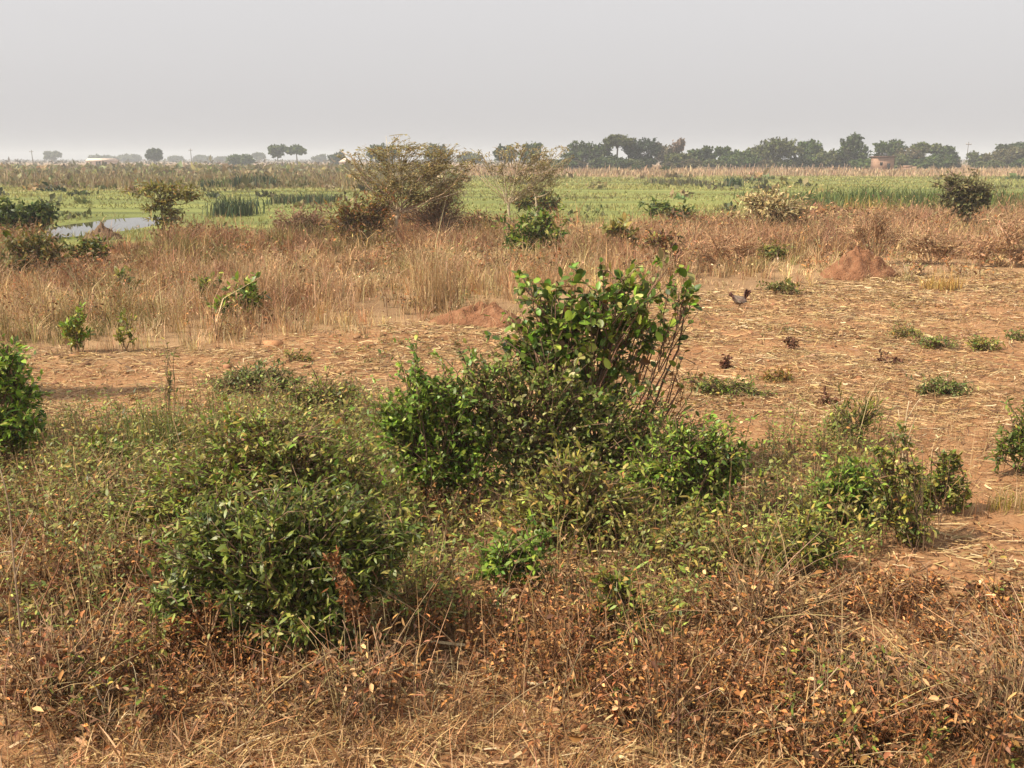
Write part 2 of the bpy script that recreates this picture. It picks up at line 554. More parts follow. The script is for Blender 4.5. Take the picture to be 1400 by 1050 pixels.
G_MID = [((0.107, 0.145, 0.022), 5), ((0.158, 0.188, 0.028), 4), ((0.230, 0.238, 0.040), 2), ((0.065, 0.100, 0.018), 3), ((0.316, 0.238, 0.048), .5)]
G_LUSH = [((.125, .205, .024), 5), ((.20, .28, .035), 4), ((.075, .13, .02), 3), ((.30, .34, .06), 2)]
G_DARK = [((0.058, 0.088, 0.018), 5), ((0.086, 0.120, 0.024), 4), ((0.130, 0.150, 0.032), 2)]
G_OLIVE = [((0.172, 0.145, 0.028), 4), ((0.230, 0.188, 0.040), 4), ((0.130, 0.120, 0.024), 3), ((0.346, 0.238, 0.064), 2), ((0.288, 0.138, 0.040), 1)]
G_GREY = [((0.144, 0.157, 0.044), 4), ((0.100, 0.120, 0.032), 4), ((0.216, 0.213, 0.064), 3), ((0.332, 0.238, 0.080), 1)]
G_YEL = [((0.293, 0.242, 0.048), 4), ((0.207, 0.198, 0.036), 4), ((0.390, 0.275, 0.072), 2), ((0.134, 0.143, 0.024), 2)]
D_BROWN = [((.22, .09, .032), 5), ((.31, .14, .045), 4), ((.09, .037, .016), 5), ((.45, .26, .105), 1.2), ((.35, .13, .036), 1.1)]
D_TAN = [((.42, .28, .14), 4), ((.50, .35, .18), 3), ((.32, .20, .10), 3)]
BARK_T = (.16, .11, .075)
# ------------------------------------------------------------------ ground cover nobody could count
def make_dry_grass():
    g = Geo()

    def keep(px, py, X, Y):
        d = fieldline(px) + 8 * noise(X, Y, 2.2, 1) + 7 * noise(X, Y, .8, 3) - py
        e = py - swampline(px) - 7 * noise(X, Y, 5, 2)
        return (.75 * sm(-4, 26, d) + .25 * sm(-22, 0, d)) * sm(-8, 6, e) * (.62 + .5 * noise(X, Y, 1.3, 3))

    def shade(P, px, py):
        X, Y = P[:, 0], P[:, 1]; n = len(P)
        up = np.clip((fieldline(px) - py) / 110, 0, 1.2)
        patch = noise(X, Y, 2.6, 4)
        t = np.clip(up * 1.1 - .3 + .5 * patch + .38 * sm(750, 1050, px) + R.normal(0, .16, n), 0, 1)
        tan = lerp3((.58, .42, .225), (.46, .305, .15), R.uniform(0, 1, n))
        bro = lerp3((.36, .20, .10), (.27, .145, .078), R.uniform(0, 1, n))
        C = tan * (1 - t[:, None]) + bro * t[:, None]
        ol = sm(.2, .8, noise(X, Y, 3.8, 5) + .35 * sm(.5, 1.1, up) - .5 * sm(700, 900, px)) * (R.uniform(0, 1, n) < .55)
        C = C * (1 - ol[:, None]) + np.array([.225, .185, .065]) * ol[:, None]
        h = .13 + .15 * sm(-.05, .14, up) + .22 * sm(.1, .45, up) + .20 * patch
        h = h + .11 * sm(880, 1060, px) * sm(.12, .35, up)
        h = h * (1 - .45 * sm(70, 95, px) * (1 - sm(205, 230, px)) * sm(.75, 1, up))
        return C, np.clip(h, .09, .95)

    # tufts
    P, px, py = scat(26000, 282, 492, a=.45, keep=keep)
    C, h = shade(P, px, py)
    m = len(P); nb = 20
    size = np.exp(R.normal(0, .35, m)); C = jitter(C, .22); h = np.minimum(h * np.exp(R.normal(0, .25, m)), 1.0)
    aw = R.uniform(0, 6.283, m); lw = np.abs(R.normal(0, .2, m))
    ix = np.repeat(np.arange(m), nb); n = len(ix)
    a = R.uniform(0, 6.283, n); r = np.abs(R.normal(0, .10, n)) * size[ix]
    B = P[ix] + np.stack([np.cos(a) * r, np.sin(a) * r, 0 * r], 1)
    hh = h[ix] * np.exp(np.clip(R.normal(-.08, .3, n), -.8, .4)) * (1 - .8 * np.minimum(r, .5))
    ln = hh * np.clip(np.abs(R.normal(.42, .42, n)), 0, 1.1)
    lean = np.stack([np.cos(a) * ln + np.cos(aw)[ix] * lw[ix] * hh, np.sin(a) * ln + np.sin(aw)[ix] * lw[ix] * hh], 1)
    Y = B[:, 1]
    w = np.maximum(.006, Y * .00056) * np.exp(np.clip(R.normal(0, .35, n), -1, .5))
    add_blades(g, B, hh, lean, w, jitter(C[ix], .2), bend=.22)
    q = R.uniform(0, 1, n) < .12; k = q.sum()
    hp = B[q] + np.stack([lean[q, 0], lean[q, 1], hh[q]], 1) * R.uniform(.6, 1.0, (k, 1))
    add_leaves(g, hp, rdir(k) * .7 + [0, 0, .5], rdir(k), np.maximum(.05, Y[q] * .0026) * np.exp(R.normal(0, .3, k)), np.maximum(.011, Y[q] * .0008), jitter(C[ix][q] * .95, .3))
    # loose blades between
    P, px, py = scat(110000, 280, 494, a=.35, keep=keep)
    C, h = shade(P, px, py); n = len(P); Y = P[:, 1]
    h = h * .8 * np.exp(np.clip(R.normal(-.1, .35, n), -1, .45)); a = R.uniform(0, 6.283, n); ln = h * np.clip(np.abs(R.normal(.3, .5, n)), 0, 1.2)
    add_blades(g, P, h, np.stack([np.cos(a) * ln, np.sin(a) * ln], 1), np.maximum(.006, Y * .00052), jitter(C, .24), bend=.25)
    tag(g.build('dry_grass', M_DRY), 'tall dry tan and brown grass between the cleared field and the swamp', 'grass', kind='stuff')
    # dry leafy forbs among the grass
    gl, gs = Geo(), Geo()
    P, px, py = scat(8500, 286, 470, a=.5, keep=lambda px, py, X, Y: keep(px, py, X, Y) * sm(.0, .8, noise(X, Y, 3.1, 0) + .35))
    n = len(P); Y = P[:, 1]
    for lo, hi in ((10, 22), (22, 36), (36, 70)):
        q = (Y >= lo) & (Y < hi); md = (lo + hi) / 2
        pal = D_BROWN[:2] + [((.26, .16, .09), 4), ((.21, .165, .065), 3), ((.15, .14, .05), 2.5)]
        weeds(gl, gs, P[q], R.uniform(.25, .75, q.sum()), 13, (.0042 * md, .0019 * md), pal, 'simple', stems=2, lean=.4, sr=.0003 * md, scol=(.26, .16, .09), clump=.3)
    o = gl.build('dry_forbs', M_DRY)
    tag(o, 'brown leafy dry weeds scattered through the tall dry grass', 'weeds', kind='stuff')
    gs.build('stem', M_BARK, o)


def hummocks(g, n, y0, y1, x0, x1, pal, hgt, wid, per, keep=None, a=.4):
    P, px, py = scat(n, y0, y1, x0, x1, a=a, keep=keep)
    m = len(P); ix = np.repeat(np.arange(m), per); k = len(ix)
    W = wid * np.exp(R.normal(0, .45, m)) * (P[:, 1] / 80) ** .5; Hh = hgt * np.exp(R.normal(0, .35, m))
    d = rdir(k); d[:, 2] = np.abs(d[:, 2]); rr = R.uniform(.35, 1, k)[:, None]
    p = P[ix] + d * rr * np.stack([W, W * 1.2, Hh], 1)[ix]
    Cm = pick(pal, m, .25)
    s = P[ix, 1] * .0050 * np.exp(R.normal(0, .3, k))
    add_leaves(g, p, rdir(k) + [0, 0, .6], rdir(k) + [0, 0, .5], s, s * .36, jitter(Cm[ix], .22))


def make_swamp_grass():
    g = Geo()

    def keep(px, py, X, Y):
        e = swampline(px) - py + 6 * noise(X, Y, 6, 2)
        pond = ((X - POND[0] + .05 * (Y - POND[1])) / 2.35) ** 2 + ((Y - POND[1] + .6) / 8.0) ** 2 + .35 * noise(X, Y, 1.6, 3)
        return sm(-6, 4, e) * (pond > 1) * np.where(px > 600, sm(238.5, 242, py), 1) * (.55 + .55 * noise(X * .25, Y, 5, 4)) * (1 - .85 * sm(90, 112, Y + 8 * noise(X, Y, 14, 2)) * (px < 560))
    P, px, py = scat(150000, 237, 330, a=.1, keep=keep)
    X, Y = P[:, 0], P[:, 1]; n = len(P)
    s = noise(X * .22, Y, 6, 0) + .5 * noise(X * .3, Y, 2.2, 1)
    t = np.clip(.5 + .5 * s, 0, 1)
    C = lerp3((.215, .21, .07), (.37, .335, .115), t)
    br = sm(.55, 1.1, noise(X * .2, Y, 9, 5)); C = C * (1 - .6 * br[:, None]) + np.array([.25, .19, .09]) * .6 * br[:, None]
    dk = sm(.95, 1.4, noise(X * .35, Y, 4, 2) + .25 * sm(60, 40, Y))
    C = C * (1 - .6 * dk[:, None]) + np.array([.075, .095, .035]) * .6 * dk[:, None]
    C = jitter(C, .16)
    h = (.15 + .08 * s + .25 * dk) * np.exp(R.normal(0, .3, n)); h = np.clip(h, .08, 1.1)
    a = R.uniform(0, 6.283, n); ln = h * R.uniform(.1, .9, n)
    add_blades(g, P, h, np.stack([np.cos(a) * ln, np.sin(a) * ln], 1), Y * .0011 * np.exp(R.normal(0, .35, n)), C)
    dry_ = lambda px, py, X, Y: keep(px, py, X, Y)
    hummocks(g, 300, 243, 322, -140, 1540, [((.10, .11, .04), 4), ((.15, .14, .05), 4), ((.22, .17, .075), 4), ((.075, .085, .035), 3), ((.30, .22, .10), 2)], .34, 1.1, 34, lambda px, py, X, Y: keep(px, py, X, Y) * np.where(px > 620, .35, 1), .35)
    tag(g.build('swamp_grass', M_SWAMP), 'bright yellow green swamp grass spread over the wet plain', 'swamp grass', kind='stuff')
    # brown reed belt behind it on the left
    g = Geo()
    P, px, py = scat(60000, 229, 263, -150, 660, a=.2, keep=lambda px, py, X, Y: sm(88, 112, Y + 9 * noise(X, Y, 14, 2)) * (1 - sm(560, 640, px)))
    n = len(P); X, Y = P[:, 0], P[:, 1]
    s = noise(X * .3, Y, 12, 3)
    C = jitter(lerp3((.16, .14, .06), (.26, .20, .10), np.clip(.5 + .5 * s, 0, 1)), .2)
    rd = sm(300, 330, px) * (1 - sm(400, 430, px)) * sm(135, 160, Y)
    C = C * (1 - .7 * rd[:, None]) + np.array([.34, .18, .09]) * .7 * rd[:, None]
    h = (.62 + .3 * s) * np.exp(R.normal(0, .3, n)) * (1 - .5 * rd)
    a = R.uniform(0, 6.283, n); ln = h * R.uniform(.05, .5, n)
    add_blades(g, P, h, np.stack([np.cos(a) * ln, np.sin(a) * ln], 1), Y * .0013 * np.exp(R.normal(0, .3, n)), C)
    hummocks(g, 700, 232, 262, -150, 640, [((.20, .175, .075), 4), ((.23, .19, .085), 4), ((.205, .195, .07), 4), ((.27, .22, .11), 2)], .6, 1.5, 30,
             lambda px, py, X, Y: sm(84, 108, Y + 12 * noise(X, Y, 14, 2)) * (1 - sm(560, 640, px)), .4)
    tag(g.build('reeds', M_SWAMP), 'belt of brown reeds behind the green swamp at left', 'reeds', kind='stuff')
    # pale dry grass strip at the foot of the far trees
    g = Geo()
    P, px, py = scat(36000, 229, 241.5, 560, 1560, a=.3)
    n = len(P); X, Y = P[:, 0], P[:, 1]
    C = jitter(lerp3((.30, .21, .12), (.43, .31, .185), np.clip(.5 + .5 * noise(X * .3, Y, 8, 1), 0, 1)), .2)
    h = .65 * np.exp(R.normal(0, .4, n)); a = R.uniform(0, 6.283, n); ln = h * R.uniform(.05, .5, n)
    add_blades(g, P, h, np.stack([np.cos(a) * ln, np.sin(a) * ln], 1), Y * .0012 * np.exp(R.normal(0, .3, n)), C)
    tag(g.build('bleached_grass', M_DRY), 'strip of bleached dry grass in front of the far tree line', 'grass', kind='stuff')
    # scrub running to the horizon
    g = Geo()
    P, px, py = scat(30000, 219.6, 229, -200, 1600, a=1.0)
    n = len(P); X, Y = P[:, 0], P[:, 1]
    s = noise(X * .5, Y, 45, 0)
    P[:, 2] += R.uniform(.1, 1.0, n) ** .7 * (1.6 + 1.0 * s)
    C = jitter(lerp3((.07, .075, .035), (.16, .12, .07), np.clip(.5 + .5 * noise(X, Y, 60, 2), 0, 1)), .2)
    add_leaves(g, P, rdir(n), rdir(n) + [0, 0, .8], 1.7 * np.exp(R.normal(0, .35, n)), .7 * np.exp(R.normal(0, .3, n)), C)
    tag(g.build('far_scrub', M_FAR), 'low grey green scrub fading into the haze along the horizon', 'scrub', kind='stuff')


def field(px, py, X, Y):
    return sm(-4, 8, py - fieldline(px) + 7 * noise(X, Y, 2.2, 1))


def make_litter():
    g = Geo()

    def keep(px, py, X, Y):
        clear = sm(.35, 1.0, noise(X, Y, 1.4, 2) + .4 * noise(X, Y, .5, 4))
        return field(px, py, X, Y) * (1 - .65 * clear) * np.clip(.65 + .5 * noise(X, Y, .9, 0) + .3 * noise(X, Y, 3.5, 5), .25, 1)
    P, px, py = scat(330000, 362, 1150, -180, 1580, a=.55, keep=keep)
    X, Y = P[:, 0], P[:, 1]; n = len(P)
    L = np.exp(R.normal(-2.2, .55, n)) * (.8 + .012 * Y)
    a = R.normal(0, .75, n) + np.where(R.uniform(0, 1, n) < .35, R.uniform(0, 3.14, n), 0)
    d = np.stack([np.cos(a), np.sin(a), R.normal(0, .10, n)], 1)
    S = np.stack([-np.sin(a), np.cos(a), R.normal(0, .4, n)], 1)
    t = np.array([-.5, 0., .5])
    bow = R.normal(0, .12, n)
    C0 = P + [0, 0, .012] + np.abs(R.normal(0, .012, n))[:, None] * [0, 0, 1]
    PP = C0[:, None] + d[:, None] * (L[:, None] * t)[:, :, None]
    PP = PP + S[:, None] * ((bow * L)[:, None] * (.25 - t ** 2) * 2)[:, :, None]
    PP[:, :, 2] = np.maximum(PP[:, :, 2], P[:, None, 2] + .006)
    C = jitter(pick([((.50, .34, .155), 5), ((.62, .45, .23), 2.4), ((.37, .23, .105), 5), ((.17, .09, .045), 4), ((.72, .57, .34), .6)], n, .12), .12)
    add_strips(g, PP, np.maximum(.007, Y * .0007) * np.exp(R.normal(0, .4, n)), C, S)
    # stubble and loose upright straws
    P, px, py = scat(45000, 366, 1120, -180, 1580, a=.5, keep=lambda px, py, X, Y: field(px, py, X, Y) * (.35 + .6 * noise(X, Y, 1.8, 5)))
    n = len(P); Y = P[:, 1]
    h = .055 * np.exp(R.normal(0, .55, n)); aa = R.uniform(0, 6.283, n); ln = np.abs(R.normal(.07, .07, n))
    add_blades(g, P, h, np.stack([np.cos(aa) * ln, np.sin(aa) * ln], 1), np.maximum(.005, Y * .0005), jitter(pick([((.46, .31, .15), 4), ((.34, .20, .10), 3), ((.22, .17, .06), 1)], n, .2), .15), bend=.5)
    tag(g.build('straw_litter', M_STRAW), 'broken straw and stubble strewn over the cleared red field', 'straw', kind='stuff')
    # thick mat of straw in the nearest strip
    g = Geo()
    P, px, py = scat(34000, 880, 1180, -200, 1600, a=1, keep=lambda px, py, X, Y: sm(960, 1035, py + 32 * noise(X, Y, .7, 3) + 30 * (px < 320) - 20 * (px > 1150)) * (.55 + .5 * noise(X, Y, .35, 1)) + .06)
    n = len(P)
    h = np.abs(R.normal(.05, .05, n)) + .01; aa = R.normal(.2, 1.0, n) + 3.14 * (R.uniform(0, 1, n) < .5); ln = np.exp(R.normal(-2.35, .5, n))
    base = P + [0, 0, 1] * np.abs(R.normal(0, .035, n))[:, None]
    add_blades(g, base, h, np.stack([np.cos(aa) * ln, np.sin(aa) * ln], 1), .0042 * np.exp(R.normal(0, .4, n)),
               jitter(pick([((.45, .265, .11), 5), ((.55, .37, .18), 3), ((.34, .165, .062), 5), ((.20, .10, .043), 4)], n, .15), .15),
               side=np.stack([-np.sin(aa), np.cos(aa), R.normal(0, .5, n)], 1), bend=.5)
    tag(g.build('straw_mat', M_STRAW), 'tangled mat of golden straw along the nearest edge', 'straw', kind='stuff')
    # clods of soil
    g = Geo()
    P, px, py = scat(6500, 372, 1000, -180, 1580, a=.5, keep=lambda px, py, X, Y: field(px, py, X, Y) * np.clip(.45 + .8 * noise(X, Y, 1.1, 1), 0, 1))
    n = len(P); q = (1 + 5 ** .5) / 2
    ico = np.array([(-1, q, 0), (1, q, 0), (-1, -q, 0), (1, -q, 0), (0, -1, q), (0, 1, q), (0, -1, -q), (0, 1, -q), (q, 0, -1), (q, 0, 1), (-q, 0, -1), (-q, 0, 1)]) / 1.9
    fi = np.array([(0, 11, 5), (0, 5, 1), (0, 1, 7), (0, 7, 10), (0, 10, 11), (1, 5, 9), (5, 11, 4), (11, 10, 2), (10, 7, 6), (7, 1, 8), (3, 9, 4), (3, 4, 2), (3, 2, 6), (3, 6, 8), (3, 8, 9), (4, 9, 5), (2, 4, 11), (6, 2, 10), (8, 6, 7), (9, 8, 1)])
    sz = .018 * np.exp(R.normal(0, .5, n)) * (1 + P[:, 1] * .02)
    V = P[:, None] + ico[None] * sz[:, None, None] * np.array([1.2, 1.2, .75]) * np.exp(R.normal(0, .22, (n, 12, 1)))
    g.add(V.reshape(-1, 3), (fi[None] + (np.arange(n) * 12)[:, None, None]).reshape(-1, 3), np.repeat(jitter(pick([((.30, .15, .07), 4), ((.38, .21, .10), 3), ((.22, .11, .055), 2)], n, .1), .1), 12, 0))
    tag(g.build('soil_clods', M_BARK), 'small crumbled clods of red soil scattered on the cleared field', 'soil clods', kind='stuff')
    # fallen brown leaves
    g = Geo()
    P, px, py = scat(9000, 560, 1150, -180, 1580, a=.9, keep=lambda px, py, X, Y: sm(640, 860, py + 80 * noise(X, Y, 1.2, 0)) * .8 + .05)
    n = len(P)
    add_leaves(g, P + [0, 0, .015], rdir(n) * [1, 1, .25], rdir(n) * .5 + [0, 0, 1], .04 * np.exp(R.normal(0, .3, n)), .012 * np.exp(R.normal(0, .3, n)), pick(D_BROWN, n, .25), 'curl')
    tag(g.build('fallen_leaves', M_DRY), 'curled brown leaves lying on the soil under the weeds', 'leaf litter', kind='stuff')


def weeds(gl, gs, P, h, K, leaf, pal, tm='lance', droop=.2, stems=2, lean=.35, scol=(.2, .13, .07), t0=.2, jit=.2, sr=.0028, clump=.22):
    n = len(P)
    idx = np.repeat(np.arange(n), stems)
    m = len(idx)
    hh = h[idx] * np.exp(np.clip(R.normal(0, .22, m), -.5, .35))
    a = R.uniform(0, 6.283, m); ln = hh * np.minimum(np.abs(R.normal(0, lean, m)), lean * 1.7)
    P0 = P[idx] - [0, 0, .02]
    P2 = P[idx] + np.stack([np.cos(a) * ln, np.sin(a) * ln, hh], 1)
    P1 = P0 * .5 + P2 * .5 + np.stack([-np.cos(a) * ln * .25, -np.sin(a) * ln * .25, hh * .12], 1) + R.normal(0, .05, (m, 3)) * hh[:, None]
    T = bez(P0, P1, P2, 5)
    add_tubes(gs, T, sr * np.exp(R.normal(0, .3, (m, 1))) * np.linspace(1.3, .5, 5)[None], jitter(np.repeat([scol], m, 0), .25), 3)
    li = np.repeat(np.arange(m), K); q = len(li)
    t = R.uniform(t0, 1.0, q)[:, None]
    p = P0[li] * (1 - t) ** 2 + 2 * P1[li] * t * (1 - t) + P2[li] * t ** 2
    az = R.uniform(0, 6.283, q)
    off = R.uniform(.0, .09, q) * (hh[li] / .4)
    p = p + np.stack([np.cos(az) * off, np.sin(az) * off, R.normal(0, .012, q)], 1)
    A = np.stack([np.cos(az), np.sin(az), R.normal(.25, .55, q) - droop], 1)
    C = pick(pal, q, jit) * np.exp(R.normal(0, clump, (n, 1)))[idx][li]
    add_leaves(gl, p, A, rdir(q) * .6 + [0, 0, 1], leaf[0] * np.exp(R.normal(0, .28, q)), leaf[1] * .5 * np.exp(R.normal(0, .28, q)), C, tm)


def blobs(bl):
    def f(px, py, X, Y):
        v = 0
        for (x, y, rx, ry, w) in bl:
            v = np.maximum(v, w * sm(1.25, .55, np.sqrt(((px - x) / rx) ** 2 + ((py - y) / ry) ** 2) + .22 * noise(X, Y, .9, 4)))
        return v
    return f


def make_undergrowth():
    # olive green weeds, left and centre
    gl, gs = Geo(), Geo()
    ub = blobs([
        (260, 680, 330, 105, 1), (430, 640, 160, 70, 1), (40, 670, 140, 70, .7), (620, 800, 120, 90, .85), (760, 725, 200, 60, .5),
        (960, 760, 130, 60, .7), (60, 830, 120, 60, .35), (480, 760, 120, 90, .9), (880, 840, 110, 60, .45), (1130, 700, 120, 80, .5), (1080, 640, 60, 40, .5), (345, 560, 160, 30, .5), (600, 760, 110, 70, .95), (330, 905, 190, 28, .45), (150, 730, 90, 60, .8), (860, 790, 130, 50, .5)])
    P, px, py = scat(11500, 560, 960, -160, 1450, a=.8, keep=lambda px, py, X, Y: ub(px, py, X, Y) * np.clip(.84 + .5 * noise(X, Y, 1.0, 2) + .25 * noise(X, Y, .4, 4), .05, 1))
    weeds(gl, gs, P, R.uniform(.18, .44, len(P)), 11, (.048, .018), G_OLIVE + [((.23, .26, .05), 8), ((.16, .21, .04), 5), ((.36, .32, .09), 3)], stems=2, droop=.15, jit=.3)
    P, px, py = scat(1500, 395, 800, -100, 1500, a=.7, keep=lambda px, py, X, Y: field(px, py, X, Y) * sm(.35, .9, noise(X, Y, 2.3, 0) + .3 * noise(X, Y, .7, 1)))
    weeds(gl, gs, P, R.uniform(.04, .15, len(P)), 8, (.045, .018), G_OLIVE + G_GREY + D_BROWN[:2], stems=3, droop=.1, lean=.9, jit=.3)
    o = gl.build('undergrowth', M_DULL)
    tag(o, 'olive green weeds growing thickly between the bushes', 'undergrowth', kind='stuff')
    gs.build('stem', M_BARK, o)
    # dead brown leafy weeds in front
    gl, gs = Geo(), Geo()
    zone = blobs([
        (1180, 930, 330, 95, 1), (800, 940, 260, 85, .9), (1320, 860, 160, 60, .75), (480, 960, 250, 50, .65), (200, 960, 260, 75, .8),
        (1060, 860, 140, 60, .8), (660, 880, 150, 70, .8), (1000, 800, 100, 40, .4), (1260, 1000, 300, 60, 1), (60, 880, 150, 60, .6), (110, 800, 150, 95, .6), (600, 720, 60, 30, .35)])
    P, px, py = scat(8200, 690, 1090, -160, 1560, a=.9, keep=lambda px, py, X, Y: zone(px, py, X, Y) * np.clip(.72 + .6 * noise(X, Y, .75, 2) + .3 * noise(X, Y, .3, 5), 0, 1))
    hp = np.clip(.20 + .14 * noise(P[:, 0], P[:, 1], .6, 4), .07, .42) * np.exp(R.normal(0, .3, len(P)))
    sp = noise(P[:, 0], P[:, 1], .8, 1) + R.normal(0, .35, len(P))
    tanl = [((.28, .155, .07), 4), ((.38, .235, .11), 3), ((.19, .10, .046), 3), ((.11, .052, .026), 3)]
    q = sp < .15
    weeds(gl, gs, P[q], hp[q], 13, (.03, .0145), D_BROWN, 'curl', droop=.3, stems=3, lean=.5, scol=(.26, .14, .065), jit=.24, clump=.25)
    q = (sp >= .15) & (sp < .75)
    weeds(gl, gs, P[q], hp[q] * 1.15, 8, (.046, .024), tanl + D_BROWN[:2], 'curl', droop=.5, stems=3, lean=.6, scol=(.30, .19, .10), jit=.24, clump=.25)
    q = sp >= .75
    weeds(gl, gs, P[q], hp[q] * 1.3, 4, (.06, .014), tanl + [((.34, .15, .05), 2)], 'curl', droop=.4, stems=5, lean=.9, scol=(.36, .25, .13), jit=.3, sr=.0024)
    # broad curled dead leaves caught in the tangle
    P2, px, py = scat(520, 800, 1090, -160, 1560, a=.9, keep=lambda px, py, X, Y: zone(px, py, X, Y) * sm(.1, .9, noise(X, Y, .9, 3)))
    n2 = len(P2); P2[:, 2] += R.uniform(.02, .3, n2) * .8
    add_leaves(gl, P2, rdir(n2) - [0, 0, .4], rdir(n2), .075 * np.exp(R.normal(0, .25, n2)), .022 * np.exp(R.normal(0, .25, n2)), pick([((.38, .21, .09), 3), ((.32, .13, .045), 2.5), ((.22, .11, .05), 4), ((.48, .32, .17), .6)], n2, .25), 'curl')
    # tangled thin dead stems
    P3, px, py = scat(1500, 790, 1090, -160, 1560, a=.9, keep=lambda px, py, X, Y: zone(px, py, X, Y) * sm(-.2, .8, noise(X, Y, .7, 0)))
    n3 = len(P3); aa = R.uniform(0, 6.283, n3); ln3 = np.exp(R.normal(-1.4, .4, n3))
    e3 = P3 + np.stack([np.cos(aa) * ln3, np.sin(aa) * ln3, R.uniform(.0, .25, n3)], 1); m3 = (P3 + e3) / 2 + np.stack([R.normal(0, .06, n3), R.normal(0, .06, n3), R.uniform(.08, .3, n3)], 1)
    add_tubes(gs, bez(P3, m3, e3, 7), .0021 * np.exp(R.normal(0, .3, (n3, 1))) * np.linspace(1.2, .6, 7)[None], pick([((.40, .29, .17), 3), ((.30, .18, .10), 3), ((.20, .11, .06), 2)], n3, .2), 3)
    # a few stems that still carry green leaves
    q = R.uniform(0, 1, len(P)) < .12 * (noise(P[:, 0], P[:, 1], 1.1, 5) > -.1)
    weeds(gl, gs, P[q], R.uniform(.12, .3, q.sum()), 8, (.04, .016), G_OLIVE + G_MID, 'lance')
    o = gl.build('dead_weeds', M_DRY)
    tag(o, 'withered brown leafy weeds covering the foreground', 'weeds', kind='stuff')
    gs.build('stem', M_BARK, o)
    # dry grass stems leaning through the weeds
    g = Geo()
    P, px, py = scat(7000, 600, 1090, -160, 1560, a=.7, keep=blobs([
        (90, 770, 190, 190, .9), (640, 900, 260, 120, .9), (250, 900, 260, 90, .5), (1150, 960, 350, 90, .5), (880, 780, 260, 110, .4), (90, 600, 60, 60, .7), (1200, 690, 170, 90, .35)]))
    n = len(P); h = .33 * np.exp(R.normal(0, .4, n)); aa = R.uniform(0, 6.283, n); ln = h * np.abs(R.normal(.3, .45, n))
    add_blades(g, P, h, np.stack([np.cos(aa) * ln, np.sin(aa) * ln], 1), .0052 * np.exp(R.normal(0, .3, n)),
               jitter(pick([((.46, .30, .14), 4), ((.36, .20, .09), 3), ((.28, .15, .07), 2), ((.56, .41, .22), 2)], n, .2), .1), bend=.3)
    tag(g.build('dry_grass_stems', M_STRAW), 'thin dry grass stems poking up through the weeds', 'grass', kind='stuff')


